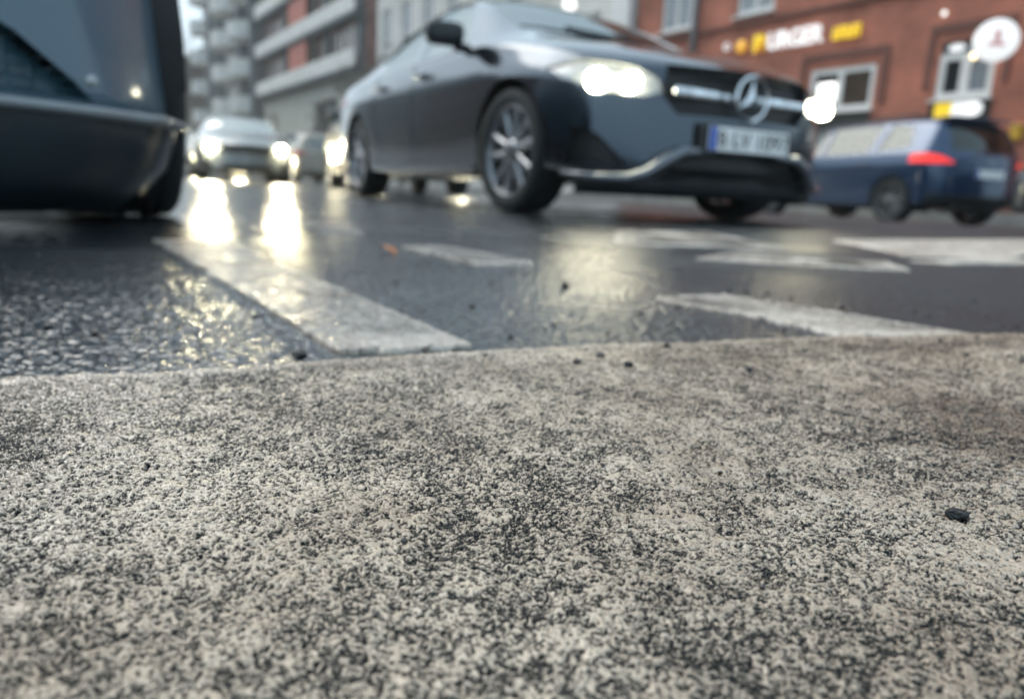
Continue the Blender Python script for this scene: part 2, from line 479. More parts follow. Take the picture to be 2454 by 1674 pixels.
def build_stop_line():
    nx, ny = 1400, 1150
    u = np.concatenate([np.linspace(-4, -.87, 70), np.linspace(-.86, .86, nx), np.linspace(.87, 1.8, 50)]); nx = len(u)
    t = np.linspace(0, 1, ny)
    U, Tt = np.meshgrid(u, t)
    # depth rows even in 1/distance so the near rows are the finest
    ynear = .10
    # far edge where the ray x = u*y meets it
    yy = np.full(nx, .5)
    for k in range(250): yy = .5 * yy + .5 * edge_y(u * yy)
    yy = yy + .0035 * (vnoise(u * yy / .012, yy * 0, 91) - .5) + .006 * (vnoise(u * yy / .05, yy * 0, 93) - .5)
    yy = np.maximum(yy, .16)
    Y = 1 / (1 / ynear + (1 / yy[None, :] - 1 / ynear) * Tt)
    X = U * Y
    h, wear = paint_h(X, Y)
    Z = .0045 + h
    # brown worn strip near the far edge on the right, rubbed tyre marks
    ex = (X - .44) / .15; ey = (Y - (edge_y(X) - .045)) / .022
    st = np.exp(-(ex ** 2 + ey ** 2) * 1.1) * (.55 + .9 * fbm(X / .03, Y / .012, 101))
    st2 = np.clip((fbm(X / .16 + 3, Y / .10, 107) - .56) * 5, 0, .75) * np.clip((X + .02) / .2, 0, 1)
    stain = np.clip(.7 * st, 0, .7) * (fbm(X / .02, Y / .02, 211, 3) > .42)
    # hairline cracks
    for (cx_, cy_, ang_, ln_) in ((.012, .20, 1.3, .035), (.25, .42, .5, .10)):
        ca_, sa_ = math.cos(ang_), math.sin(ang_)
        a_ = (X - cx_) * ca_ + (Y - cy_) * sa_; p_ = -(X - cx_) * sa_ + (Y - cy_) * ca_
        p_ = p_ + .012 * (fbm(a_ / .02, a_ * 0 + cx_, 223, 4) - .5)
        ck = (np.abs(p_) < .00035) & (np.abs(a_) < ln_ / 2)
        wear = np.where(ck, 1, wear); Z = Z - .0006 * ck
    tyre = np.clip((fbm(X / .30, Y / .20, 113) - .5) * 3.0, 0, .35)
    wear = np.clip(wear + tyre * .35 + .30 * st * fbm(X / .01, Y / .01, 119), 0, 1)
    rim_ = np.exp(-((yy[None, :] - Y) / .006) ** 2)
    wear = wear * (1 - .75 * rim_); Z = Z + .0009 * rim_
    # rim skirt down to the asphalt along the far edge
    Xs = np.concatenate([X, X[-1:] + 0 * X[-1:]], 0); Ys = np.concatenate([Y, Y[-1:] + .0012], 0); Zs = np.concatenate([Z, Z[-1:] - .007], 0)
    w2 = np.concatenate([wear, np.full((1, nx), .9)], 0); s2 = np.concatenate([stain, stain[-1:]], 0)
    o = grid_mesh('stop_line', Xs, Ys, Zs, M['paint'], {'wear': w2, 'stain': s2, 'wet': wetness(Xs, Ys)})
    tag(o, 'broad worn white stop line with dark pits filling the foreground', 'road marking', kind='structure')
build_stop_line()

def stripe(name, A, B, C, D, label, nu=160, nv=60, seed=0, z=.0042, worn=0.0, end_round=0.0):
    """a painted bar; A-B and D-C are its long sides"""
    A, B, C, D = [np.array(p, float) for p in (A, B, C, D)]
    u = np.linspace(0, 1, nu)[None, :]; v = np.linspace(0, 1, nv)[:, None]
    P = (A[None, None] * ((1 - u) * (1 - v))[..., None] + B[None, None] * (u * (1 - v))[..., None]
         + C[None, None] * (u * v)[..., None] + D[None, None] * ((1 - u) * v)[..., None])
    X, Y = P[..., 0].copy(), P[..., 1].copy()
    ctr = P.mean((0, 1))
    e = np.maximum(np.abs(u * 2 - 1) ** 8, np.abs(v * 2 - 1) ** 6)
    wob = .016 * (fbm(X / .05, Y / .05, 131 + seed) - .5) + .018 * (fbm(X / .010, Y / .010, 137 + seed) - .5)
    dx, dy = X - ctr[0], Y - ctr[1]; L = np.hypot(dx, dy) + 1e-6
    X += dx / L * wob * e; Y += dy / L * wob * e
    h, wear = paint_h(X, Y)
    ah, _ = asphalt_h(X, Y)
    far = np.clip((6 - np.hypot(X, Y)) / 3.5, 0, 1)
    Z = (ah * .7 + h * .4) * far + z
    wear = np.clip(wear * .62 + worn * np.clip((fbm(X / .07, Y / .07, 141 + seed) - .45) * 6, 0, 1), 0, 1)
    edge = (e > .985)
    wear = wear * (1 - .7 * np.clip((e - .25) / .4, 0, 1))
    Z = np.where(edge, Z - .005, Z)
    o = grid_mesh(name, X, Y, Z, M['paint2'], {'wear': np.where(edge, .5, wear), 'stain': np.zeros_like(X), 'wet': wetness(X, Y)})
    return tag(o, label, 'road marking', kind='structure')

film(M['paint2'], 250, .4, .18, .8)
ur = np.array([-math.sin(R(32.5)), math.cos(R(32.5))])       # along the road, away from the camera
nr = np.array([math.cos(R(32.5)), math.sin(R(32.5))])        # across the road, to the right
# lane line between the two lanes
A = np.array([-.126, .517]); B = np.array([-.031, .561])
stripe('lane_line', A, A + ur * .98 + nr * -.01, B + ur * .98 + nr * .01, B, 'white lane line running from the broad foreground line towards the grey-blue car', 500, 90, 1, worn=.22)
stripe('crossing_bar', (.318, .690), (.165, .885), (.275, .945), (.455, .728), 'white bar branching off the right half of the foreground line', 260, 90, 2, worn=.3)
stripe('worn_bar', (.78, 1.462), (.36, 1.50), (.55, 1.80), (.83, 1.66), 'smeared worn white bar in the middle of the road right of the reflection', 220, 90, 3, worn=.75)
stripe('thick_bar', (1.03, 1.98), (1.30, 1.98), (3.2, 4.2), (1.10, 2.62), 'broad white bar across the road ahead of the blue car', 220, 80, 4, worn=.08)
stripe('thin_bar', (.93, 1.76), (1.02, 1.74), (1.50, 1.98), (1.36, 2.02), 'thin white bar below the broad bar at the right', 160, 50, 5, worn=.1)
stripe('short_dash', (.036, 1.245), (-.062, 1.19), (-.225, 1.45), (-.145, 1.52), 'short pale dash before the black car front wheel', 160, 60, 6, worn=.2)
stripe('far_dash', (-.373, 1.80), (-.453, 1.745), (-.60, 2.0), (-.514, 2.09), 'small pale dash beside the lamp reflections', 120, 50, 7, worn=.35)
stripe('streak_bar', (.24, 1.86), (.73, 2.02), (.70, 2.75), (.34, 2.55), 'rubbed pale streak on the road in front of the black car bumper', 160, 80, 8, worn=.85)

# ------------------------------------------------------------------ cars
SEDAN = [
 (-3.84,.34,.40,.66,.55,.72,.76,.72,.86,.66,.90,.58,.93,.48,.95),
 (-3.72,.27,.34,.80,.52,.83,.78,.82,.92,.76,.96,.68,.985,.55,1.0),
 (-3.45,.22,.28,.86,.50,.885,.78,.88,.93,.83,.98,.74,1.01,.62,1.035),
 (-3.10,.20,.25,.87,.50,.90,.78,.90,.94,.86,1.0,.77,1.06,.66,1.09),
 (-2.80,.19,.24,.87,.50,.905,.78,.905,.94,.87,1.04,.79,1.16,.64,1.19),
 (-2.35,.18,.22,.87,.48,.90,.76,.90,.935,.87,1.09,.78,1.31,.60,1.355),
 (-1.80,.18,.22,.87,.46,.895,.74,.895,.93,.87,1.12,.77,1.38,.585,1.435),
 (-1.25,.18,.22,.87,.46,.895,.74,.895,.92,.87,1.12,.77,1.37,.585,1.425),
 (-.85,.18,.22,.87,.46,.895,.74,.895,.915,.87,1.08,.78,1.26,.61,1.315),
 (-.50,.18,.22,.87,.48,.90,.75,.90,.91,.87,1.00,.80,1.09,.68,1.13),
 (-.22,.18,.23,.87,.48,.905,.75,.90,.90,.865,.945,.80,.975,.68,.99),
 (.05,.19,.24,.87,.50,.905,.73,.90,.865,.85,.90,.76,.925,.60,.945),
 (.35,.19,.24,.865,.50,.895,.71,.885,.815,.82,.85,.73,.872,.58,.89),
 (.60,.19,.24,.84,.50,.87,.67,.85,.76,.77,.795,.68,.815,.52,.83),
 (.77,.19,.24,.79,.48,.81,.63,.79,.70,.71,.74,.62,.758,.48,.77),
 (.85,.21,.26,.70,.48,.72,.61,.70,.665,.62,.70,.54,.715,.42,.725),
]
MPV = [
 (-3.47,.36,.43,.66,.60,.72,.80,.72,.93,.68,.98,.60,1.0,.50,1.01),
 (-3.40,.28,.36,.80,.60,.84,.82,.84,.97,.80,1.06,.72,1.10,.60,1.12),
 (-3.25,.24,.30,.86,.55,.885,.84,.885,.99,.85,1.22,.73,1.39,.62,1.41),
 (-3.08,.22,.28,.87,.55,.90,.85,.90,1.0,.865,1.27,.73,1.51,.60,1.545),
 (-2.60,.20,.25,.875,.52,.905,.84,.905,1.0,.87,1.27,.74,1.53,.61,1.575),
 (-1.90,.19,.24,.875,.50,.90,.82,.90,.98,.87,1.25,.74,1.535,.61,1.585),
 (-1.10,.19,.24,.875,.50,.90,.80,.90,.965,.87,1.23,.75,1.52,.61,1.575),
 (-.70,.19,.24,.875,.50,.90,.80,.90,.96,.87,1.19,.76,1.45,.62,1.50),
 (-.30,.19,.24,.875,.50,.905,.79,.90,.95,.87,1.09,.78,1.25,.66,1.28),
 (.08,.19,.24,.875,.50,.905,.77,.90,.93,.86,.99,.78,1.05,.68,1.07),
 (.42,.19,.24,.865,.50,.895,.74,.885,.87,.83,.91,.74,.94,.60,.955),
 (.68,.19,.24,.83,.50,.86,.68,.84,.77,.75,.81,.66,.84,.50,.85),
 (.82,.20,.25,.77,.48,.79,.63,.77,.69,.68,.73,.60,.75,.46,.76),
 (.88,.22,.27,.68,.47,.70,.60,.68,.65,.60,.68,.52,.69,.40,.70),
]

def body_bm(table, level=3, bow_f=.26, bow_r=.16, scale=(1, 1, 1), taper=0.0):
    bm = bmesh.new()
    rings = []
    x0, x1 = table[0][0], table[-1][0]
    for row in table:
        x, zb, zs, ws, zm, wm, zsh, wsh, zbt, wbt, zg, wg, zr, wr, zc = row
        half = [(0, zb), (ws - .1, zb), (ws, zs), (wm, zm), (wsh, zsh), (wbt, zbt), (wg, zg), (wr, zr),
                (wr * .7, zr + .55 * (zc - zr)), (wr * .36, zr + .88 * (zc - zr)), (0, zc)]
        tf = max(0, min(1, (x - .2) / (x1 - .2))); tr = max(0, min(1, (x0 + .6 - x) / .6))
        def P(y, z):
            dx = -bow_f * tf * (y / .9) ** 2 + bow_r * tr * (y / .9) ** 2
            y *= 1 - taper * max(0, z - .22) * max(0, min(1, (x + .4) / .6))
            return bm.verts.new(((x + dx) * scale[0], y * scale[1], z * scale[2]))
        L = [P(y, z) for y, z in half]
        Rv = [L[0]] + [P(-y, z) for y, z in half[1:10]] + [L[10]]
        rings.append((L, Rv))
    for (L0, R0), (L1, R1) in zip(rings, rings[1:]):
        for j in range(10):
            bm.faces.new((L0[j], L1[j], L1[j + 1], L0[j + 1]))
            bm.faces.new((R0[j + 1], R1[j + 1], R1[j], R0[j]))
    for k, (L, Rv) in ((0, rings[0]), (-1, rings[-1])):
        s = 1 if k else -1
        xs = (table[k][0] + s * .02) * scale[0]
        bw = bow_f if k else bow_r
        cols = [L]
        for fr in (.66, .33, 0, -.33, -.66):
            col = [L[0]]
            for j in range(1, 10):
                y = L[j].co.y * fr
                x = xs - s * bw * (y / scale[1] / .9) ** 2 * (1 if k else .8) - s * .02 * fr * fr
                col.append(bm.verts.new((x, y, L[j].co.z + (L[10].co.z - L[9].co.z) * (1 - abs(fr)) * (j > 6) * .5)))
            cols.append(col + [L[10]])
        cols.append(Rv)
        for c0, c1 in zip(cols, cols[1:]):
            for j in range(10):
                vs = [c0[j], c0[j + 1], c1[j + 1], c1[j]]
                vs = [v for i, v in enumerate(vs) if v not in vs[:i]]
                if len(vs) > 2: bm.faces.new(vs)
    bmesh.ops.recalc_face_normals(bm, faces=bm.faces[:])
    cl = bm.edges.layers.float.new('crease_edge')
    for e in bm.edges:      # belt line, sill and shoulder stay crisp
        pass
    for (L0, R0), (L1, R1) in zip(rings, rings[1:]):
        for S0, S1 in ((L0, L1), (R0, R1)):
            for j, cr in ((4, .35), (5, .45), (7, .25), (2, .4)):
                e = bm.edges.get((S0[j], S1[j]))
                if e: e[cl] = cr
    me = bpy.data.meshes.new('cage'); bm.to_mesh(me); bm.free()
    o = bpy.data.objects.new('cage', me); COL.objects.link(o)
    md = o.modifiers.new('s', 'SUBSURF'); md.levels = level; md.render_levels = level
    dg = bpy.context.evaluated_depsgraph_get()
    em = bpy.data.meshes.new_from_object(o.evaluated_get(dg))
    bpy.data.objects.remove(o); bpy.data.meshes.remove(me)
    b2 = bmesh.new(); b2.from_mesh(em); bpy.data.meshes.remove(em)
    return b2

def inpoly(p, poly):
    x, y = p; c = False
    for i in range(len(poly)):
        (x1, y1), (x2, y2) = poly[i], poly[i - 1]
        if (y1 > y) != (y2 > y) and x < (x2 - x1) * (y - y1) / (y2 - y1) + x1: c = not c
    return c

AX = {'X': (1, 2), 'Y': (0, 2), 'Z': (0, 1)}
def carve(bm, poly, axis, cond, inset=.0, rim=True):
    """cut the outline out of the shell; returns the piece as its own bmesh (or None)"""
    a, b = AX[axis]
    us = [p[0] for p in poly]; vs = [p[1] for p in poly]
    lo = (min(us) - .12, min(vs) - .12); hi = (max(us) + .12, max(vs) + .12)
    def near(f):
        c = f.calc_center_median()
        return lo[0] < c[a] < hi[0] and lo[1] < c[b] < hi[1] and cond(c)
    for i in range(len(poly)):
        p, q = poly[i], poly[(i + 1) % len(poly)]
        n2 = (-(q[1] - p[1]), q[0] - p[0])
        L = math.hypot(*n2)
        if L < 1e-6: continue
        co = [0, 0, 0]; no = [0, 0, 0]
        co[a], co[b] = p; no[a], no[b] = n2[0] / L, n2[1] / L
        fs = [f for f in bm.faces if near(f)]
        es = {e for f in fs for e in f.edges}; vv = {v for f in fs for v in f.verts}
        bmesh.ops.bisect_plane(bm, geom=list(fs) + list(es) + list(vv), plane_co=co, plane_no=no, dist=1e-5)
    hit = []
    for f in bm.faces:
        if near(f):
            c = f.calc_center_median()
            if inpoly((c[a], c[b]), poly): hit.append(f)
    if not hit: return None
    bm.normal_update()
    vn = {}
    for f in hit:
        for v in f.verts: vn[v] = v.normal.copy()
    out = bmesh.new(); mp = {}
    for v, n in vn.items(): mp[v] = out.verts.new(v.co - n * inset)
    for f in hit: out.faces.new([mp[v] for v in f.verts])
    if inset != 0 and rim:
        hs = set(hit)
        done = {}
        for f in hit:
            for e in f.edges:
                if any(g not in hs for g in e.link_faces) or len(e.link_faces) == 1:
                    v1, v2 = e.verts
                    for v in (v1, v2):
                        if v not in done: done[v] = (out.verts.new(v.co), out.verts.new(v.co - vn[v] * inset))
                    a1, b1 = done[v1]; a2, b2 = done[v2]
                    try: out.faces.new((a1, a2, b2, b1))
                    except ValueError: pass
    bmesh.ops.delete(bm, geom=hit, context='FACES')
    out.normal_update()
    return out

def shell(bm, d):
    """give an open sheet thickness d inwards"""
    bm.normal_update()
    g = bmesh.ops.solidify(bm, geom=bm.faces[:], thickness=d)
    return bm

def arch_poly(cx, cz, r):
    return [(cx + r * math.cos(a), cz + r * math.sin(a)) for a in np.linspace(-.5, math.pi + .5, 30)] 

def make_wheel(car, x, y, r, w, side, rim_mat, steer=0.0, spin=0.0, spokes=5):
    """side +1: outer face towards +y"""
    bm = bmesh.new()
    ri = r * .735
    o = .5 * w
    # rim barrel + lip + hub
    lathe(bm, [(ri * .97, -o * .95), (ri * .93, 0), (ri * .95, o * .80), (ri * 1.005, o * .93), (ri * 1.005, o * .80)], 48)
    lathe(bm, [(.001, o * .80), (.034, o * .80), (.06, o * .74), (.075, o * .55), (.075, -o * .2)], 24)
    for k in range(spokes):
        for t in (-.17, .17):
            ang = 2 * math.pi * k / spokes + spin
            rm = Matrix.Rotation(-(ang), 4, 'Y')
            p0 = Vector((.05, o * .70, t * .10)); p1 = Vector((ri * .985, o * .72, t * ri * 1.55))
            d = p1 - p0; nrm = Vector((0, 1, 0)); sd = d.cross(nrm).normalized()
            w0, w1 = .020, .028
            vs = []
            for p, ww, th in ((p0, w0, .055), (p1, w1, .04)):
                for s_ in (-1, 1):
                    vs.append(bm.verts.new(rm @ (p + sd * ww * s_)))
                for s_ in (1, -1):
                    vs.append(bm.verts.new(rm @ (p + sd * ww * s_ * .7 - nrm * th)))
            A, B = vs[:4], vs[4:]
            for i in range(4): bm.faces.new((A[i], A[(i + 1) % 4], B[(i + 1) % 4], B[i]))
    if side < 0: bmesh.ops.transform(bm, matrix=Matrix.Diagonal((1, -1, 1, 1)), verts=bm.verts)
    bmesh.ops.recalc_face_normals(bm, faces=bm.faces[:])
    wh = from_bm('wheel', bm, rim_mat, car, True)
    wh.location = (x, y, r); wh.rotation_euler = (0, 0, steer)
    bm = bmesh.new()
    lathe(bm, [(ri * .99, -o * .88), (ri * 1.08, -o), (r * .93, -o * 1.0), (r * .985, -o * .85), (r, -o * .5), (r * .994, -o * .47), (r * .994, -o * .40), (r, -o * .37),
               (r, -.02), (r * .993, -.015), (r * .993, .015), (r, .02), (r, o * .37), (r * .994, o * .40), (r * .994, o * .47), (r, o * .5),
               (r * .985, o * .85), (r * .93, o), (ri * 1.08, o), (ri * .99, o * .88)], 56)
    bmesh.ops.recalc_face_normals(bm, faces=bm.faces[:])
    from_bm('tyre', bm, M['tyre'], wh, True)
    bm = bmesh.new()
    lathe(bm, [(.06, 0), (ri * .72, 0), (ri * .72, .02 * side), (.06, .02 * side)], 32)
    from_bm('brake_disc', bm, M['rim_dark'], wh, True)
    return wh

def star_emblem(bm, c, r):
    """ring with a three-pointed star, facing +x"""
    lathe(bm, [(r, -.008), (r * 1.02, .006), (r * .93, .014), (r * .85, .006), (r * .85, -.008)], 40, 'X', c)
    for k in range(3):
        a = math.pi / 2 + k * 2 * math.pi / 3
        d = Vector((0, math.cos(a), math.sin(a))); s = Vector((0, -math.sin(a), math.cos(a)))
        c0 = Vector(c)
        tip = bm.verts.new(c0 + d * r * .9 + Vector((.004, 0, 0)))
        ctr = bm.verts.new(c0 + Vector((.018, 0, 0)))
        l = bm.verts.new(c0 + (d + s * 1.732) * r * .11); rr_ = bm.verts.new(c0 + (d - s * 1.732) * r * .11)
        bm.faces.new((ctr, tip, l)); bm.faces.new((ctr, rr_, tip))

def make_plate(car, c, rx, txt, tilt=0.0, blue=True, name='number_plate'):
    """rx=+1 plate faces +x, -1 faces -x"""
    bm = bmesh.new()
    rbox(bm, (0, 0, 0), (.012, .52, .112), .004)
    o = from_bm(name, bm, M['plate'], car)
    o.location = c; o.rotation_euler = (0, -tilt * rx, 0 if rx > 0 else math.pi)
    b2 = bmesh.new(); box(b2, (.0075, -.239, 0), (.004, .04, .106))
    from_bm('country_strip', b2, M['plate_blue'], o)
    if txt:
        t = text_mesh(txt, .105, .001, spacing=1.05)
        bmesh.ops.transform(t, matrix=Matrix.Translation((.0085, .02, -.002)) @ Matrix(((0, 0, 1, 0), (1, 0, 0, 0), (0, 1, 0, 0), (0, 0, 0, 1))), verts=t.verts)
        from_bm('plate_lettering', t, M['ink'], o)
    return o

def make_car(spec):
    T = SEDAN if spec['body'] == 'sedan' else MPV
    mpv = spec['body'] == 'mpv'
    wb = 2.84 if not mpv else 2.68
    lvl = spec.get('level', 2)
    paint = spec['paint']
    h = spec['pose'][2]
    car = thing(spec['name'], spec['label'], 'car', (spec['pose'][0], spec['pose'][1], spec.get('z', 0)), h - math.pi / 2, spec.get('group'))
    bm = body_bm(T, lvl, spec.get('bow', .26), taper=spec.get('taper', 0.0))
    glass = spec.get('glass', M['glass'])
    r = .325
    bmesh.ops.recalc_face_normals(bm, faces=bm.faces[:])
    parts = []
    # wheel arches
    for cx in (0, -wb):
        for s in (1, -1):
            p = carve(bm, arch_poly(cx, r, .375), 'Y', lambda c, s=s: c.y * s > .45)
            if p: p.free()
    for cx in (0, -wb):
        for s in (1, -1):
            lin = bmesh.new()
            pr = [(cx + .385 * math.cos(a), r + .385 * math.sin(a)) for a in np.linspace(-.4, math.pi + .4, 22)]
            o1 = [lin.verts.new((x, s * .875 if 1 < i < 20 else s * .80, z)) for i, (x, z) in enumerate(pr)]; o2 = [lin.verts.new((x, s * .50, z)) for x, z in pr]
            for i in range(len(pr) - 1): lin.faces.new((o1[i], o1[i + 1], o2[i + 1], o2[i]))
            lin.faces.new(o2)
            from_bm('wheel_arch_liner', lin, M['under'], car, True)
    # side windows
    belt = .955 if not mpv else 1.005
    if not mpv:
        wins = [[(-.62, belt), (-1.42, belt + .005), (-1.42, 1.335), (-1.16, 1.325), (-.98, 1.25)],
                [(-1.50, belt + .005), (-2.16, belt + .015), (-2.42, 1.09), (-2.20, 1.24), (-1.86, 1.33), (-1.50, 1.34)]]
    else:
        wins = [[(-.24, belt - .01), (-1.12, belt + .005), (-1.12, 1.455), (-.80, 1.42)],
                [(-1.20, belt + .005), (-2.12, belt + .02), (-2.20, 1.46), (-1.20, 1.465)],
                [(-2.28, belt + .03), (-2.86, belt + .09), (-2.76, 1.40), (-2.36, 1.455)]]
    for s in (1, -1):
        for wpoly in wins:
            g = carve(bm, wpoly, 'Y', lambda c, s=s: c.y * s > .35, .010)
            if g: parts.append(('side_window', g, glass))
    # windscreen and rear window
    if not mpv:
        ws = [(-.30, .67), (-.30, -.67), (-.55, -.65), (-1.12, -.53), (-1.16, 0), (-1.12, .53), (-.55, .65)]
        rw = [(-2.30, .50), (-2.30, -.50), (-2.95, -.60), (-2.95, .60)]
    else:
        ws = [(.04, .66), (.04, -.66), (-.30, -.63), (-.84, -.55), (-.88, 0), (-.84, .55), (-.30, .63)]
    g = carve(bm, ws, 'Z', lambda c: c.z > .9, .008)
    if g: parts.append(('windscreen', g, spec.get('windscreen', M['windscreen'])))
    if not mpv: g = carve(bm, rw, 'Z', lambda c: c.z > .9, .008)
    else: g = carve(bm, [(-.60, 1.05), (.60, 1.05), (.52, 1.40), (.0, 1.43), (-.52, 1.40)], 'X', lambda c: c.x < -3.0, .008)
    if g: parts.append(('rear_window', g, spec.get('rear_glass', glass)))
    # doors
    if spec.get('doors', True):
        if not mpv: dl = [[(-.50, .27), (-.46, .60), (-.56, belt - .025), (-1.46, belt - .02), (-1.46, .27)], [(-1.47, .27), (-1.47, belt - .02), (-2.30, belt - .012), (-2.36, .72), (-2.20, .27)]]
        else: dl = [[(-.42, .29), (-.38, .60), (-.42, belt - .04), (-1.16, belt - .025), (-1.16, .29)], [(-1.17, .29), (-1.17, belt - .025), (-2.15, belt - .01), (-2.28, .72), (-2.06, .29)]]
        for s in (1, -1):
            for d in dl:
                g = carve(bm, d, 'Y', lambda c, s=s: c.y * s > .5, .004)
                if g: parts.append(('door', g, paint, s, d))
    # front lamps
    nose = T[-1][0]
    hl = spec.get('hl', [(.50, .60), (.60, .575), (.78, .60), (.86, .665), (.80, .735), (.66, .725), (.53, .66)])
    for s in (1, -1):
        poly = [(y * s, z) for y, z in hl]
        g = carve(bm, poly, 'X', lambda c: c.x > .12, .012)
        if g: parts.append(('headlight', g, spec.get('lens', M['lens']), s))
    gr = spec.get('grille', [(-.44, .555), (.44, .555), (.47, .64), (.42, .69), (-.42, .69), (-.47, .64)])
    g = carve(bm, gr, 'X', lambda c: c.x > .4, .045)
    if g: parts.append(('grille', g, M['mesh']))
    low = spec.get('intake', [(-.50, .225), (.50, .225), (.42, .335), (-.42, .335)])
    g = carve(bm, low, 'X', lambda c: c.x > .4, .05)
    if g: parts.append(('lower_intake', g, M['mesh']))
    for s in (1, -1):
        poly = [(y * s, z) for y, z in spec.get('side_intake', [(.62, .25), (.80, .25), (.80, .40), (.66, .38)])]
        g = carve(bm, poly, 'X', lambda c: c.x > .2, .04)
        if g: parts.append(('side_intake', g, spec.get('intake_mat', M['mesh'])))
    # rear lamps
    if mpv: tl = [(.56, .875), (.80, .86), (.95, .88), (.95, .975), (.84, 1.005), (.70, .955)]
    else: tl = [(.48, .74), (.84, .72), (.90, .80), (.82, .89), (.55, .86)]
    for s in (1, -1):
        g = carve(bm, [(y * s, z) for y, z in tl], 'X', lambda c: c.x < -wb - .25, -.004)
        if g: parts.append(('tail_light', g, spec.get('tail', M['tail_dim'])))
    if mpv and spec.get('rear_detail'):
        g = carve(bm, [(-.80, .24), (.80, .24), (.84, .44), (-.84, .44)], 'X', lambda c: c.x < -3.1, -.004)
        if g: parts.append(('rear_valance', g, M['black']))
    if spec.get('skirt'):
        for s in (1, -1):
            g = carve(bm, [(-.42, .185), (-.42, .262), (-2.42, .262), (-2.42, .185)], 'Y', lambda c, s=s: c.y * s > .6, -.012)
            if g: parts.append(('side_skirt', g, paint))
    for f in bm.faces: f.smooth = True
    body = from_bm('body', bm, paint, car, True)
    for p in parts:
        o = from_bm(p[0], p[1], p[2], car, True)
        if p[0] == 'door':
            s, d = p[3], p[4]
            zc = .865 if not mpv else .90
            xr = min(q[0] for q in d if abs(q[1] - zc) < .3) + .10
            b2 = bmesh.new(); rbox(b2, (xr + .09, s * .905, zc - .03), (.20, .035, .028), .012)
            from_bm('handle', b2, paint, o, True)
        if p[0] == 'headlight' and spec.get('lit'):
            s = p[3]
            for (ly, lz, lx, lr, mt) in spec['lit']:
                b2 = bmesh.new()
                lathe(b2, [(lr, 0), (lr * .92, lr * .22), (lr * .66, lr * .42), (lr * .3, lr * .52), (.001, lr * .55)], 24, 'X', (lx, ly * s, lz))
                lathe(b2, [(lr, 0), (lr * 1.02, -.04)], 24, 'X', (lx, ly * s, lz))
                from_bm('lamp_bulb', b2, M[mt], o, True)
    # wheels
    for cx, st in ((0, spec.get('steer', 0)), (-wb, 0)):
        for s in (1, -1):
            make_wheel(car, cx, s * (.885 - .11), r, .22, s, spec.get('rim', M['rim']), st, spec.get('spin', .35) + cx)
    # underbody + interior
    bm = bmesh.new()
    rbox(bm, (-wb / 2, 0, .25), (wb - .85, 1.5, .12), .03)
    rbox(bm, (.35, 0, .25), (.8, 1.0, .10), .03); rbox(bm, (-wb - .35, 0, .28), (.7, 1.0, .10), .03)
    from_bm('underbody', bm, M['under'], car)
    bm = bmesh.new()
    sx = -1.35 if not mpv else -1.15
    top = .0 if not mpv else .12
    for yy in (-.38, .38):
        rbox(bm, (sx, yy, .52 + top), (.5, .48, .16), .05)
        rbox(bm, (sx - .30, yy, .80 + top), (.14, .46, .56), .05, Matrix.Rotation(R(-14), 4, 'Y'))
        rbox(bm, (sx - .41, yy, 1.16 + top), (.09, .25, .16), .04, Matrix.Rotation(R(-10), 4, 'Y'))
    rbox(bm, (sx - 1.0, 0, .78 + top), (.16, 1.2, .55), .05, Matrix.Rotation(R(-18), 4, 'Y'))
    rbox(bm, (sx + .80, 0, .82 + top), (.46, 1.36, .20), .06, Matrix.Rotation(R(6), 4, 'Y'))
    rbox(bm, (-wb / 2, 0, .36), (wb - .4, 1.35, .06), .02)
    from_bm('interior', bm, M['interior'], car, True)
    bm = bmesh.new()
    cst = Vector((sx + .52, .38, .86 + top)); rt = Matrix.Translation(cst) @ Matrix.Rotation(R(-65), 4, 'Y')
    t = bmesh.new(); lathe(t, [(.185 + .014 * math.cos(a), .014 * math.sin(a)) for a in np.linspace(0, 2 * math.pi, 9)[:-1]], 28, 'Z', closed=True)
    bmesh.ops.transform(t, matrix=rt, verts=t.verts); join(bm, t)
    box(bm, cst, (.03, .10, .10)); 
    box(bm, cst, (.02, .36, .03))
    from_bm('steering_wheel', bm, M['black'], car, True)
    # door mirrors
    for s in (1, -1):
        mx, mz = (-.62, .985) if not mpv else (-.34, 1.06)
        bm = bmesh.new()
        rbox(bm, (mx, s * 1.0, mz + .01), (.11, .23, .135), .045, Matrix.Rotation(R(8 * s), 4, 'Z'), 3)
        rbox(bm, (mx - .01, s * .875, mz - .055), (.07, .12, .045), .015)
        o = from_bm('door_mirror', bm, spec.get('mirror', paint), car, True)
        bm = bmesh.new(); rbox(bm, (mx - .062, s * 1.005, mz + .01), (.008, .185, .10), .003)
        from_bm('mirror_glass', bm, M['chrome'], o)
    return car

HEAD = R(28.26)
def nose_line(body, zz, ym):
    co = np.empty(len(body.data.vertices) * 3); body.data.vertices.foreach_get('co', co); co = co.reshape(-1, 3)
    line = []
    for y in np.linspace(-ym, ym, 41):
        m = (np.abs(co[:, 1] - y) < .04) & (np.abs(co[:, 2] - zz) < .04) & (co[:, 0] > .1)
        if m.any(): line.append((co[m, 0].max(), y))
    xs_ = np.array([p[0] for p in line]); xs_ = np.convolve(np.pad(xs_, 2, 'edge'), np.ones(5) / 5, 'valid')
    return [(x, p[1]) for x, p in zip(xs_, line)]
M['p_black'] = car_paint('paint_black_metallic', (.046, .066, .092), .9, .15)
M['p_greyblue'] = car_paint('paint_grey_blue', (.062, .125, .180), .25, .42)
M['p_blue'] = car_paint('paint_dark_blue', (.010, .042, .108), .45, .22)
M['p_lip'] = car_paint('paint_lip', (.14, .155, .18), .8, .3)
M['p_valance'] = car_paint('paint_dark_valance', (.005, .018, .026), .2, .3)
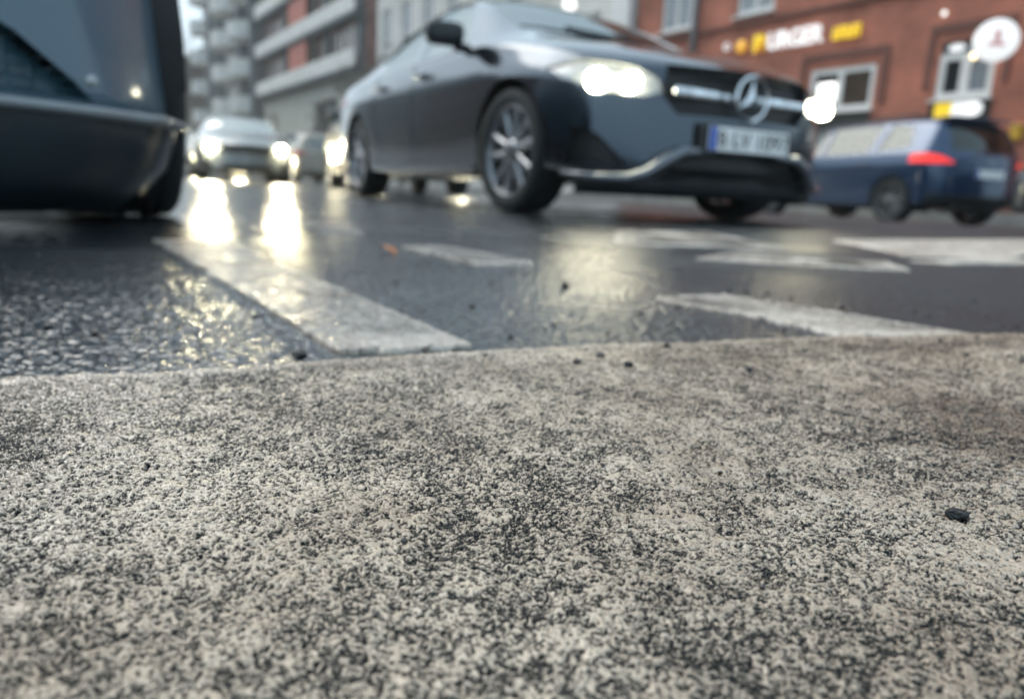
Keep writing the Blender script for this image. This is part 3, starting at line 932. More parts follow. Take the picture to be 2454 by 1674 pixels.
def honeycomb():
    m, nt, b = mat_new('intake_honeycomb')
    tc = nt.nodes.new('ShaderNodeTexCoord'); mp = nt.nodes.new('ShaderNodeMapping'); mp.inputs['Scale'].default_value = (1, 26, 44)
    nt.links.new(tc.outputs['Object'], mp.inputs[0])
    v = nt.nodes.new('ShaderNodeTexVoronoi'); v.feature = 'DISTANCE_TO_EDGE'; v.inputs['Scale'].default_value = 1; v.inputs['Randomness'].default_value = .15
    nt.links.new(mp.outputs[0], v.inputs['Vector'])
    cr = nt.nodes.new('ShaderNodeValToRGB'); cr.color_ramp.elements[0].color = (.030, .085, .115, 1); cr.color_ramp.elements[1].color = (.004, .018, .027, 1)
    cr.color_ramp.elements[0].position = .05; cr.color_ramp.elements[1].position = .22
    nt.links.new(v.outputs['Distance'], cr.inputs[0]); nt.links.new(cr.outputs[0], b.inputs['Base Color'])
    b.inputs['Roughness'].default_value = .35
    bp = nt.nodes.new('ShaderNodeBump'); bp.invert = True; bp.inputs['Distance'].default_value = .02
    nt.links.new(v.outputs['Distance'], bp.inputs['Height']); nt.links.new(bp.outputs[0], b.inputs['Normal'])
    return m
M['honeycomb'] = honeycomb()
M['p_silver'] = car_paint('paint_silver', (.20, .225, .24), .5, .35)
M['p_dark'] = car_paint('paint_anthracite', (.03, .036, .042), .3, .35)
M['p_beige'] = car_paint('paint_pale_beige', (.30, .285, .25), .15, .4)
M['p_graphite'] = car_paint('paint_graphite', (.05, .057, .062), .3, .35)

# --- the black saloon in the middle
blk = make_car(dict(name='black_saloon_car', body='sedan', level=3, pose=(.691, 4.522, HEAD), paint=M['p_black'],
    label='black saloon car in the middle with lit headlights and a ringed star on its grille', rim=M['rim'], mirror=M['black'], glass=M['windscreen'], skirt=True, spin=.5, steer=R(4),
    lit=[(.755, .635, .665, .050, 'lamp'), (.625, .630, .755, .043, 'lamp')],
    hl=[(.47, .60), (.56, .575), (.74, .59), (.84, .655), (.86, .715), (.76, .745), (.60, .71), (.50, .655)],
    grille=[(-.40, .505), (.40, .505), (.49, .60), (.45, .728), (-.45, .728), (-.49, .60)],
    intake=[(-.60, .200), (.60, .200), (.44, .338), (-.44, .338)],
    side_intake=[(.60, .255), (.82, .255), (.82, .43), (.74, .40)]))
def black_details(car):
    bm = bmesh.new()
    rbox(bm, (.815, .255, .605), (.03, .36, .05), .014); rbox(bm, (.815, -.255, .605), (.03, .36, .05), .014)
    from_bm('grille_bar', bm, M['chrome'], car, True)
    bm = bmesh.new(); star_emblem(bm, (.87, 0, .605), .108)
    from_bm('star_emblem', bm, M['chrome'], car, False)
    make_plate(car, (.885, 0, .405), 1, 'B LV 1097')
    bm = bmesh.new(); rbox(bm, (.862, 0, .405), (.03, .60, .14), .01)
    from_bm('plate_carrier', bm, M['black'], car)
    # deep black lower bumper following the nose
    body = [o for o in car.children if o.name.startswith('body')][0]
    line = nose_line(body, .24, .82)
    bm = bmesh.new()
    rows = [(-.012, .995, .232), (-.006, .99, .18), (-.03, .975, .128), (-.10, .95, .120)]
    V = [[bm.verts.new((x + dx, y * k, z)) for x, y in line] for dx, k, z in rows] + [[bm.verts.new((.18, y * .9, .120)) for x, y in line]]
    for P_, Q_ in zip(V, V[1:]):
        for i in range(len(line) - 1): bm.faces.new((P_[i], P_[i + 1], Q_[i + 1], Q_[i]))
    bmesh.ops.recalc_face_normals(bm, faces=bm.faces[:])
    from_bm('lower_bumper', bm, M['black'], car, True)
    # front lip: low blade rising to the middle on both sides
    for s in (1, -1):
        bm = bmesh.new()
        pts = [(.52, .86, .215), (.66, .76, .20), (.735, .62, .20), (.775, .54, .225), (.815, .46, .29), (.835, .38, .335), (.845, .20, .345)]
        tube(bm, [(x + .02, y * s, z) for x, y, z in pts], [.012, .020, .028, .034, .036, .028, .014], 10)
        from_bm('front_lip', bm, M['p_lip'], car, True)
    for s in (1, -1):
        bm = bmesh.new()
        pts = [(.42, .80, .715), (.50, .74, .728), (.58, .66, .722), (.65, .58, .700)]
        tube(bm, [(x, y * s, z) for x, y, z in pts], [.008, .014, .013, .006], 8)
        from_bm('running_light', bm, M['drl'], car, True)
    # windscreen wipers
    bm = bmesh.new()
    tube(bm, [(-.22, .42, 1.0), (-.40, .05, 1.075), (-.46, -.28, 1.10)], .010, 6); tube(bm, [(-.22, -.10, 1.01), (-.40, -.42, 1.06), (-.44, -.60, 1.06)], .010, 6)
    from_bm('wiper', bm, M['black'], car)
black_details(blk)

# --- the grey-blue car cut off by the left edge
gb = make_car(dict(name='grey_blue_car', body='mpv', level=3, pose=(-1.755, 1.705, R(32.5)), paint=M['p_greyblue'],
    bow=.46, taper=.22, lens=M['p_greyblue'], label='grey-blue car cut off by the left edge, only its bumper corner showing', rim=M['rim_dark'],
    intake=[(-.46, .215), (.46, .215), (.40, .30), (-.40, .30)],
    side_intake=[(.22, .255), (.665, .255), (.63, .29), (.54, .36), (.44, .41), (.22, .43)], intake_mat=M['honeycomb']))
def grey_details(car):
    body = [o for o in car.children if o.name.startswith('body')][0]
    co = np.empty(len(body.data.vertices) * 3); body.data.vertices.foreach_get('co', co); co = co.reshape(-1, 3)
    line = []
    for y in np.linspace(-.80, .80, 41):
        m = (np.abs(co[:, 1] - y) < .035) & (np.abs(co[:, 2] - .27) < .035) & (co[:, 0] > .1)
        if m.any(): line.append((co[m, 0].max(), y))
    xs_ = np.array([p[0] for p in line]); xs_ = np.convolve(np.pad(xs_, 2, 'edge'), np.ones(5) / 5, 'valid')
    line = [(x, p[1]) for x, p in zip(xs_, line)]
    line = [(.22, -.875), (.36, -.86)] + line + [(.36, .86), (.22, .875)]
    bm = bmesh.new()
    tube(bm, [(x + .004, y * 1.005, .232) for x, y in line], .013, 10)
    from_bm('bumper_trim', bm, M['p_silver'], car, True)
    bm = bmesh.new()
    A = [bm.verts.new((x - .006, y * .995, .222)) for x, y in line]; B = [bm.verts.new((x - .02, y * .965, .13)) for x, y in line]; C = [bm.verts.new((x - .08, y * .87, .032)) for x, y in line]; D = [bm.verts.new((.2, y * .8, .032)) for x, y in line]  # drawn low so its dark shape stands in for shade under the car
    for P_, Q_ in ((A, B), (B, C), (C, D)):
        for i in range(len(line) - 1): bm.faces.new((P_[i], P_[i + 1], Q_[i + 1], Q_[i]))
    bmesh.ops.recalc_face_normals(bm, faces=bm.faces[:])
    from_bm('valance_shade_skirt', bm, M['p_valance'], car, True)
    for s in (1, -1):
        bm = bmesh.new()
        lathe(bm, [(.012, 0), (.010, .004), (.001, .005)], 16, 'X', (nose_line(body, .29, .66)[0 if s < 0 else -1][0] - .002, .66 * s, .29))
        from_bm('parking_sensor', bm, M['lens'], car, True)
    # honeycomb bars in the side intake
grey_details(gb)

# --- blue estate parked at the kerb
vw = make_car(dict(name='blue_parked_car', body='mpv', level=3, pose=(6.17 - .33 * 2.68, 11.22 + .944 * 2.68, math.pi + R(19.3)), z=-.085, paint=M['p_blue'],
    label='dark blue parked car with red tail light lit in front of the brick house', rim=M['rim_dark'], glass=M['glass_mid'], windscreen=M['glass_mid'], rear_glass=M['glass_dark'], tail=M['tail'], rear_detail=True))
def blue_details(car):
    car.scale = (1, 1, .965)
    make_plate(car, (-3.50, 0, .74), -1, None)
    bm = bmesh.new()
    lathe(bm, [(.062, 0), (.064, -.008), (.052, -.012), (.05, -.004), (.001, -.004)], 28, 'X', (-3.475, 0, .93))
    tube(bm, [(-3.484, -.04, .955), (-3.484, -.014, .895), (-3.484, 0, .93), (-3.484, .014, .895), (-3.484, .04, .955)], .005, 5)
    from_bm('rear_emblem', bm, M['chrome'], car, True)
    bm = bmesh.new()
    for s in (1, -1):
        bm = bmesh.new(); tube(bm, [(-.95, s * .60, 1.515), (-1.1, s * .60, 1.56), (-2.6, s * .60, 1.575), (-2.85, s * .595, 1.535)], .016, 8)
        from_bm('roof_rail', bm, M['black'], car, True)
    bm = bmesh.new(); rbox(bm, (-3.16, 0, 1.515), (.22, 1.10, .03), .012)
    from_bm('roof_spoiler', bm, M['p_blue'], car, True)
blue_details(vw)

# --- traffic and parked cars further back
LIT = [(.66, .66, .72, .075, 'lamp_hot')]
make_car(dict(name='silver_car', body='sedan', level=2, pose=(-5.61, 15.32, R(24)), paint=M['p_silver'],
    label='pale silver car driving towards the viewer with two glaring headlights', lit=LIT))
make_car(dict(name='following_car', body='mpv', level=2, pose=(-10.35, 25.6, R(30)), paint=M['p_graphite'],
    label='graphite car half hidden behind the silver car, one headlight showing', lit=[(.64, .66, .76, .09, 'lamp_hot')]))
make_car(dict(name='waiting_car', body='mpv', level=2, pose=(-1.70, 11.35, R(20)), paint=M['p_dark'],
    label='dark car behind the black saloon, its lit headlight peeking past the rear wheel', lit=[(.64, .66, .76, .085, 'lamp'), (.66, .50, .74, .05, 'lamp')]))
make_car(dict(name='beige_parked_car', body='mpv', level=2, pose=(-7.9, 26.6, math.pi + R(32)), paint=M['p_beige'],
    label='pale beige car parked below the balcony house, facing away', tail=M['tail_dim']))
make_car(dict(name='dark_parked_car', body='sedan', level=2, pose=(7.06, 9.10, math.pi + R(19.3)), z=-.07, paint=M['p_graphite'],
    label='dark grey parked car cut off by the right edge behind the blue car'))

# ------------------------------------------------------------------ buildings
BX = Matrix  # noqa
P0 = nr * 16.5
RZ = math.atan2(-ur[1], -ur[0])          # local x runs along the facade towards the viewer, local y into the house
def at_s(s, off=0.0):
    p = P0 + ur * s + nr * off
    return (p[0], p[1], 0)

def wall_holes(bm, x0, x1, z0, z1, holes, depth, y=0.0):
    """flat wall at local y with rectangular openings (hx0,hx1,hz0,hz1) and reveals of the given depth"""
    xs = sorted({x0, x1, *[v for h in holes for v in h[:2]]}); zs = sorted({z0, z1, *[v for h in holes for v in h[2:]]})
    xs = [x for x in xs if x0 <= x <= x1]; zs = [z for z in zs if z0 <= z <= z1]
    V = {}
    def P(x, z, yy=y):
        k = (round(x, 4), round(yy, 4), round(z, 4))
        if k not in V: V[k] = bm.verts.new((x, yy, z))
        return V[k]
    for xa, xb in zip(xs, xs[1:]):
        for za, zb in zip(zs, zs[1:]):
            cx, cz = (xa + xb) / 2, (za + zb) / 2
            if any(h[0] < cx < h[1] and h[2] < cz < h[3] for h in holes): continue
            bm.faces.new((P(xa, za), P(xb, za), P(xb, zb), P(xa, zb)))
    for (a, b, c, d) in holes:
        for (p, q) in (((a, c), (b, c)), ((b, c), (b, d)), ((b, d), (a, d)), ((a, d), (a, c))):
            A, B = bm.verts.new((p[0], y, p[1])), bm.verts.new((q[0], y, q[1]))
            C, D = bm.verts.new((q[0], y + depth, q[1])), bm.verts.new((p[0], y + depth, p[1]))
            bm.faces.new((A, B, C, D))

def frame_bm(a, b, c, d, y, w=.07, mull=(), trans=(), dep=.06):
    bm = bmesh.new()
    box(bm, ((a + b) / 2, y, c + w / 2), (b - a, dep, w)); box(bm, ((a + b) / 2, y, d - w / 2), (b - a, dep, w))
    box(bm, (a + w / 2, y, (c + d) / 2), (w, dep, d - c - 2 * w)); box(bm, (b - w / 2, y, (c + d) / 2), (w, dep, d - c - 2 * w))
    for m, mw in mull: box(bm, (m, y + .003, (c + d) / 2), (mw, dep - .006, d - c - 2 * w))
    for t, tw in trans: box(bm, ((a + b) / 2, y + .006, t), (b - a - 2 * w, dep - .012, tw))
    return bm

M['brick'] = brick_mat('red_brick', (.50, .150, .088), (.38, .110, .066), (.30, .19, .145), var=.38)
M['brick_dark'] = brick_mat('red_brick_dark', (.20, .07, .05), (.16, .06, .045), (.16, .10, .08))
M['white_pvc'] = simple('white_window_frame', (.78, .77, .76), .4, noise=.06, nscale=6)
M['pane_dark'] = simple('window_pane_dark', (.012, .018, .02), .06, spec=.8, noise=.3, nscale=2)
M['pane_grey'] = simple('window_pane_curtained', (.24, .27, .30), .12, spec=.8, noise=.15, nscale=3)
M['pane_brown'] = simple('window_pane_brown', (.07, .05, .038), .12, spec=.6, noise=.35, nscale=2)
M['render'] = simple('pale_render', (.68, .67, .64), .85, noise=.12, nscale=.6, bump=.2, bscale=20)
M['render_warm'] = simple('beige_render', (.47, .47, .42), .85, noise=.12, nscale=.5, bump=.2, bscale=20)
M['concrete'] = simple('white_concrete', (.76, .75, .72), .8, noise=.14, nscale=1.2, bump=.2, bscale=15)
M['slate'] = simple('slate_cladding', (.09, .12, .14), .6, noise=.25, nscale=.8)
M['zinc'] = simple('zinc_pipe', (.24, .25, .27), .5, .5, noise=.2, nscale=3)
M['roof'] = simple('roof_tiles', (.07, .075, .08), .7, noise=.3, nscale=3, bump=.4, bscale=12)
M['brown'] = simple('brown_render', (.15, .125, .12), .85, noise=.25, nscale=.7)
M['terracotta'] = simple('terracotta_panel', (.50, .15, .11), .7, noise=.12, nscale=1.5)
M['mauve'] = simple('loggia_cladding', (.34, .175, .155), .7, noise=.4, nscale=2.5)
M['black_sign'] = simple('black_board', (.012, .02, .02), .4, noise=.2, nscale=5)
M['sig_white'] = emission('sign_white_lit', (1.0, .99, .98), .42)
M['sig_yellow'] = emission('sign_yellow_lit', (1.0, .62, .03), .34)
M['sig_orange'] = emission('sign_orange_lit', (1.0, .45, .05), .30)
M['sig_pink'] = emission('sign_pink', (.80, .45, .43), .15)
M['warm_lamp'] = emission('warm_lamp', (1.0, .80, .45), 2.2)
M['white_lamp'] = emission('white_lamp', (1.0, .98, .93), 1.0)

def window(house, a, b, c, d, y, pane_mats, mull=(), trans=(), w=.07, sill=True, frame=None, fr=.10):
    f = from_bm('window', frame_bm(a, b, c, d, y + fr, w, mull, trans), frame or M['white_pvc'], house)
    edges = [a + w] + [m for m, _ in mull] + [b - w]
    for i, (l, r_) in enumerate(zip(edges, edges[1:])):
        bm = bmesh.new()
        hw = [mw / 2 for m, mw in mull]
        l2 = l + (hw[i - 1] if i > 0 else 0); r2 = r_ - (hw[i] if i < len(hw) else 0)
        box(bm, ((l2 + r2) / 2, y + fr + .022, (c + d) / 2), (r2 - l2, .012, d - c - 2 * w))
        from_bm('pane', bm, pane_mats[i % len(pane_mats)], f)
    if sill:
        bm = bmesh.new(); box(bm, ((a + b) / 2, y - .02, c - .03), (b - a + .12, .22, .05))
        from_bm('sill', bm, M['zinc'] if sill == 'zinc' else M['white_pvc'], f)
    return f

# --- red brick house with the snack bar: s from 3 to 19.4, local x = 11 - s
S0 = 11.0
red = thing('brick_house', 'red brick house with a lit snack bar sign and white shop windows', 'house', at_s(S0), RZ)
def X_(s): return S0 - s
holes = []
shop1 = (X_(12.62), X_(10.87), 2.36, 3.36)
shop2 = (X_(9.42), X_(8.27), 2.44, 3.60)
door = (X_(7.30), X_(6.2), .35, 2.75)
ups = [(X_(15.30), X_(14.02), 5.02, 6.6), (X_(18.30), X_(16.98), 5.0, 6.6), (X_(11.6), X_(10.4), 5.4, 7.0), (X_(8.4), X_(7.2), 5.4, 7.0)]
up2 = [(a, b, c + 3.1, d + 3.1) for a, b, c, d in ups]
bm = bmesh.new()
wall_holes(bm, X_(19.4), X_(2.0), 0, 12.5, [shop1, shop2, door] + ups + up2, .16)
box(bm, ((X_(19.4) + X_(2.0)) / 2, 5.2, 6.25), (17.38, 10.0, 12.5))
from_bm('wall', bm, M['brick'], red)
# brick band and flat lintels
bm = bmesh.new()
for (a, b, c, d) in (shop1, shop2):
    box(bm, ((a + b) / 2, -.025, d + .30), (b - a + .56, .05, .16))
    for xx in (a - .22, b + .22): box(bm, (xx, -.025, d - .34), (.12, .05, 1.12))
from_bm('window_surround', bm, M['brick_dark'], red)
bm = bmesh.new(); box(bm, ((X_(19.4) + X_(2.0)) / 2, -.05, 4.80), (17.4, .10, .10)); box(bm, ((X_(19.4) + X_(2.0)) / 2, -.09, .22), (17.4, .18, .44))
from_bm('string_course', bm, M['brick_dark'], red)
bm = bmesh.new(); tube(bm, [(X_(16.75), -.10, .3), (X_(16.75), -.10, 12.2)], .085, 12)
for z in (1.5, 3.6, 5.7, 7.8): lathe(bm, [(.10, -.03), (.10, .03)], 12, 'Z', (X_(16.75), -.10, z))
from_bm('downpipe', bm, M['zinc'], red, True)
window(red, *shop1, 0, [M['pane_dark'], M['pane_brown']], mull=[(X_(11.78), .14)], trans=[], w=.12, fr=.05)
window(red, *shop2[:2], 2.44, 3.36, 0, [M['pane_dark'], M['pane_grey']], mull=[((shop2[0] + shop2[1]) / 2 - .02, .20)], w=.13, fr=.05)
bm = bmesh.new(); box(bm, ((shop2[0] + shop2[1]) / 2, .10, 3.485), (shop2[1] - shop2[0], .06, .22))
from_bm('shutter_box', bm, M['slate'], red)
for a, b, c, d in ups + up2:
    window(red, a, b, c, d, 0, [M['pane_grey']], mull=[((a + b) / 2, .09)], w=.13)
bm = bmesh.new(); box(bm, ((door[0] + door[1]) / 2, .13, (door[2] + door[3]) / 2), (door[1] - door[0], .05, door[3] - door[2]))
dd = from_bm('door', bm, M['pane_brown'], red)
bm = bmesh.new(); tube(bm, [(door[0] + .12, .06, 1.3), (door[0] + .12, .06, 1.6)], .018, 8); from_bm('handle', bm, M['chrome'], dd)

# letters on the brick wall
def facade_text(name, body, size, x, z, mat, parent, ext=.03, spacing=1.0, w=None, bold=0.0):
    t = text_mesh(body, size, ext, spacing=spacing, bold=bold)
    if w:
        xs = [v.co.x for v in t.verts]; k = w / (max(xs) - min(xs))
        bmesh.ops.transform(t, matrix=Matrix.Diagonal((k, 1, 1, 1)), verts=t.verts)
    bmesh.ops.transform(t, matrix=Matrix.Translation((x, -.06, z)) @ Matrix.Rotation(R(90), 4, 'X'), verts=t.verts)
    return from_bm(name, t, mat, parent)
sg = thing('letter_sign', 'lit letter sign BURGER in yellow and white on the brick wall', 'sign', at_s(S0), RZ)
facade_text('yellow_letter', 'B', .58, X_(14.32), 4.20, M['sig_yellow'], sg, w=.40, bold=.02)
facade_text('white_letters', 'URGER', .58, X_(13.22), 4.20, M['sig_white'], sg, w=1.66, bold=.015)
bm = bmesh.new()
for k in range(4):
    x = X_(12.02) + k * .185
    rbox(bm, (x - .06, -.06, 4.15), (.05, .06, .30), .015); rbox(bm, (x + .06, -.06, 4.15), (.05, .06, .30), .015)
    rbox(bm, (x, -.06, 4.275 if k % 2 else 4.025), (.10, .06, .05), .012); rbox(bm, (x, -.06, 4.15), (.10, .056, .045), .012)
from_bm('yellow_letters', bm, M['sig_yellow'], sg)
bm = bmesh.new(); lathe(bm, [(.001, -.10), (.16, -.10), (.17, -.08), (.17, -.02)], 28, 'Y', (X_(14.93), 0, 4.22)); from_bm('yellow_disc', bm, M['sig_orange'], sg, True)
bm = bmesh.new(); lathe(bm, [(.07, -.05), (.10, -.07), (.10, -.02), (.07, -.02)], 28, 'Y', (X_(15.46), 0, 4.28), closed=True); from_bm('white_ring', bm, M['sig_white'], sg, True)
# pill shaped sign on the black board under window two
ps = thing('pill_sign', 'black board with a yellow and white pill shaped sign under the right shop window', 'sign', at_s(S0), RZ)
bm = bmesh.new(); box(bm, ((shop2[0] + shop2[1]) / 2, -.02, 1.98), (shop2[1] - shop2[0] + .10, .05, .80)); from_bm('board', bm, M['black_sign'], ps)
bm = bmesh.new(); rbox(bm, (X_(9.14), -.075, 2.21), (.36, .05, .30), .02); from_bm('yellow_half', bm, M['sig_yellow'], ps)
bm = bmesh.new(); box(bm, (X_(8.72), -.075, 2.21), (.46, .05, .30)); lathe(bm, [(.15, -.10), (.15, -.05)], 24, 'Y', (X_(8.49), 0, 2.21)); disc(bm, (X_(8.49), -.10, 2.21), .15, 24, (0, -1, 0)); from_bm('white_half', bm, M['sig_white'], ps)
bm = bmesh.new(); box(bm, (X_(8.75), -.06, 1.98), (.50, .03, .06)); from_bm('small_strip', bm, M['pane_grey'], ps)
# board under window one
bm = bmesh.new(); box(bm, ((shop1[0] + shop1[1]) / 2, -.02, 1.98), (shop1[1] - shop1[0], .05, .60))
ob = from_bm('counter_board', bm, M['black_sign']); ob.location = at_s(S0); ob.rotation_euler = (0, 0, RZ)
tag(ob, 'black board under the left shop window beside the black saloon', 'board')
# two white stickers over window two + lit menu in window one
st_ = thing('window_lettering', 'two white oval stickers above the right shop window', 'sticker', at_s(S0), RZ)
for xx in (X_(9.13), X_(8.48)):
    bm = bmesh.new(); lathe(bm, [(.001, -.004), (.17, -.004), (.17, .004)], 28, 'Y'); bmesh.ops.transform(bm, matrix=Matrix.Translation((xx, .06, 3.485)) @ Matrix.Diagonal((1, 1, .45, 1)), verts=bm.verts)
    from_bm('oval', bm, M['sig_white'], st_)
lm = thing('lit_menu', 'bright white lit menu box inside the left shop window', 'sign', at_s(S0), RZ)
bm = bmesh.new(); rbox(bm, (X_(12.1), -.02, 2.80), (.52, .08, .46), .05); from_bm('light_box', bm, M['white_lamp'], lm)
bm = bmesh.new(); rbox(bm, (X_(12.42), -.02, 2.47), (.34, .08, .36), .05); from_bm('light_box', bm, M['white_lamp'], lm)
# lamp in window two
lp = thing('window_lamp', 'small warm lamp glowing in the right shop window', 'lamp', at_s(S0), RZ)
bm = bmesh.new(); bmesh.ops.create_uvsphere(bm, u_segments=16, v_segments=10, radius=.06); bmesh.ops.translate(bm, vec=(X_(8.74), .03, 3.27), verts=bm.verts); from_bm('bulb', bm, M['warm_lamp'], lp, True)
bm = bmesh.new(); tube(bm, [(X_(8.74), .04, 3.32), (X_(8.74), .06, 3.40)], .012, 8); from_bm('cord', bm, M['black'], lp)
# round projecting sign
rs = thing('round_sign', 'round white sign with a pale red emblem projecting from the brick wall', 'sign', at_s(S0), RZ)
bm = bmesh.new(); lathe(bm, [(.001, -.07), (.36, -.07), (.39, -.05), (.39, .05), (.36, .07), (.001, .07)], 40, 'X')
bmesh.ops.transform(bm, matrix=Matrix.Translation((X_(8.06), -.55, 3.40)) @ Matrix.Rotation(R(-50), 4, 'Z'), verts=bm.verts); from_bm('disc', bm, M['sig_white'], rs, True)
bm = bmesh.new(); rbox(bm, (.078, .0, .06), (.012, .12, .24), .005); rbox(bm, (.078, .0, -.08), (.012, .30, .08), .005)
bmesh.ops.transform(bm, matrix=Matrix.Translation((X_(8.06), -.55, 3.40)) @ Matrix.Rotation(R(-50), 4, 'Z'), verts=bm.verts); from_bm('emblem', bm, M['sig_pink'], rs)
bm = bmesh.new(); tube(bm, [(X_(8.06), -.3, 3.52), (X_(8.06), 0, 3.52)], .025, 8); tube(bm, [(X_(8.06), -.3, 3.28), (X_(8.06), 0, 3.28)], .025, 8); from_bm('bracket', bm, M['zinc'], rs)
wl = thing('wall_lamp', 'tiny white lamp high on the brick wall', 'lamp', at_s(S0), RZ)
bm = bmesh.new(); bmesh.ops.create_uvsphere(bm, u_segments=16, v_segments=10, radius=.05); bmesh.ops.translate(bm, vec=(X_(9.43), -.10, 4.18), verts=bm.verts); from_bm('bulb', bm, M['white_lamp'], wl, True)
bm = bmesh.new(); tube(bm, [(X_(9.43), -.08, 4.18), (X_(9.43), 0, 4.20)], .018, 8); from_bm('arm', bm, M['zinc'], wl)
ys = thing('yellow_letter_box', 'small yellow letter box on the brick wall at the right edge', 'letter box', at_s(S0), RZ)
bm = bmesh.new(); rbox(bm, (X_(7.60), -.09, 1.70), (.20, .18, .30), .02); from_bm('box', bm, simple('yellow_paint', (.62, .36, .03), .5, noise=.1, nscale=8), ys)
bm = bmesh.new(); box(bm, (X_(7.60), -.184, 1.80), (.14, .006, .02)); from_bm('slot', bm, M['black'], ys)

# --- pale house between the brick house and the balcony house
def plain_house(name, label, s0, s1, height, mat, floors, base=1.4, fh=3.1, bay=2.6, pane=None, off=0.0, depth=9.0, roof=True, win=(1.2, 1.7)):
    sm = (s0 + s1) / 2; L = abs(s1 - s0)
    h = thing(name, label, 'house', at_s(sm, off), RZ)
    nb = max(1, int(L / bay)); hs = []
    for f in range(floors):
        for k in range(nb):
            cx = -L / 2 + (k + .5) * L / nb
            hs.append((cx - win[0] / 2, cx + win[0] / 2, base + f * fh, base + f * fh + win[1]))
    bm = bmesh.new(); wall_holes(bm, -L / 2, L / 2, 0, height, hs, .16)
    box(bm, (0, depth / 2 + .2, height / 2), (L - .02, depth, height - .01))
    from_bm('wall', bm, mat, h)
    for a, b, c, d in hs: window(h, a, b, c, d, 0, [pane or M['pane_dark']], mull=[((a + b) / 2, .07)])
    if roof:
        bm = bmesh.new(); prism(bm, [(-.35, height - .05), (depth / 2, height + 3.0), (depth + .5, height - .05)], 'X', -L / 2 - .2, L / 2 + .2)
        from_bm('roof', bm, M['roof'], h)
    return h
plain_house('pale_house', 'pale rendered house seen behind the black saloon windscreen', 20.6, 41.5, 11.5, M['render'], 3, pane=M['pane_grey'])
# white pilaster at the joint
bm = bmesh.new(); rbox(bm, (0, -.12, 5.8), (.95, .34, 11.6), .03); rbox(bm, (0, -.16, .3), (1.1, .44, .6), .03)
pil = from_bm('white_pilaster', bm, M['white_pvc']); pil.location = at_s(20.0); pil.rotation_euler = (0, 0, RZ)
tag(pil, 'white pilaster at the left end of the brick house', 'pillar')

# --- balcony house
bal = thing('balcony_house', 'long apartment house with white balcony bands and red panels', 'apartment house', at_s(55.2), RZ)
LB = 23.4
def xb(s): return 55.2 - s
gf = [(xb(53.2), xb(48.2), .4, 5.4)] + [(xb(66.6) + k * 1.1, xb(66.6) + k * 1.1 + .8, .5, 5.2) for k in range(4)]
bm = bmesh.new(); wall_holes(bm, -LB / 2, LB / 2, 0, 6.5, gf, .5)
from_bm('ground_floor_wall', bm, M['render_warm'], bal)
bm = bmesh.new()
box(bm, ((gf[0][0] + gf[0][1]) / 2, .42, 2.9), (gf[0][1] - gf[0][0], .06, 5.0)); from_bm('garage_door', bm, M['slate'], bal)
for g_ in gf[1:]:
    bm = bmesh.new(); box(bm, ((g_[0] + g_[1]) / 2, .3, 2.85), (.8, .06, 4.7)); from_bm('door', bm, M['render'], bal)
bm = bmesh.new(); box(bm, (0, 4.62, 14.2), (LB - .02, 9.0, 15.4)); from_bm('core_wall', bm, M['mauve'], bal)
for fl in range(5):
    zb = 6.75 + fl * 3.0
    bm = bmesh.new(); box(bm, (0, -.25, zb - .10), (LB, .72, .20)); from_bm('floor_slab', bm, M['slate'], bal)
    bm = bmesh.new()
    rbox(bm, (-.0, -.62, zb + .50), (LB, .10, .95), .02)
    from_bm('balcony_band', bm, M['concrete'], bal)
    bm = bmesh.new()
    box(bm, (xb(55.6), .35, zb + 1.95), (4.4, .08, 1.95)); bmesh.ops.translate(bm, vec=(0, -.75, 0), verts=bm.verts); from_bm('red_panel', bm, M['terracotta'], bal)
    for k in range(7):
        x = xb(66.4) + k * 1.0
        f = from_bm('window', frame_bm(x, x + .85, zb + .05, zb + 2.6, .06, .07), M['mauve'], bal)
        b2 = bmesh.new(); box(b2, (x + .425, 0.085, zb + 1.3), (.70, .02, 2.4)); from_bm('pane', b2, M['pane_brown'] if k % 2 else M['pane_grey'], f)
    for k in range(8):
        x = xb(54.0) + k * 1.25
        f = from_bm('window', frame_bm(x, x + 1.05, zb + .05, zb + 2.6, .06, .08), M['white_pvc'] if k % 3 == 0 else M['mauve'], bal)
        b2 = bmesh.new(); box(b2, (x + .525, 0.085, zb + 1.3), (.88, .02, 2.4)); from_bm('pane', b2, M['pane_dark'] if k % 3 else M['pane_brown'], f)
    for s in (66.8, 59.5, 54.9, 49.8, 43.7):
        bm = bmesh.new(); box(bm, (xb(s), -.10, zb + 1.45), (.16, .40, 2.7))
        from_bm('partition_wall', bm, M['slate'], bal)

# --- tower with rounded balconies
tw = thing('balcony_tower', 'grey tower block with stacks of white rounded balconies', 'apartment block', at_s(82.5), RZ)
bm = bmesh.new(); box(bm, (1.5, 6.0, 17), (25, 12, 34)); from_bm('wall', bm, M['slate'], tw)
for s in (68.8, 73.6, 84.0, 87.5):
    bm = bmesh.new(); box(bm, (82.5 - s, -.3, 17), (1.1, .6, 34)); from_bm('fin', bm, M['slate'], tw)
for fl in range(10):
    for k, (s, wd) in enumerate(((71.0, 3.6), (78.8, 5.4), (90.6, 3.4))):
        z = 2.6 + fl * 3.05 + (k % 2) * .25
        bm = bmesh.new()
        n = 16
        pr = [(wd / 2 * math.cos(a), -1.9 * math.sin(a)) for a in np.linspace(0, math.pi, n)]
        prism(bm, [(82.5 - s + x, y) for x, y in pr], 'Z', z, z + 1.35)
        from_bm('balcony', bm, M['concrete'], tw)
        bm = bmesh.new(); box(bm, (82.5 - s, -.04, z + 2.05), (wd * .7, .08, 1.3)); from_bm('balcony_window', bm, M['pane_dark'], tw)

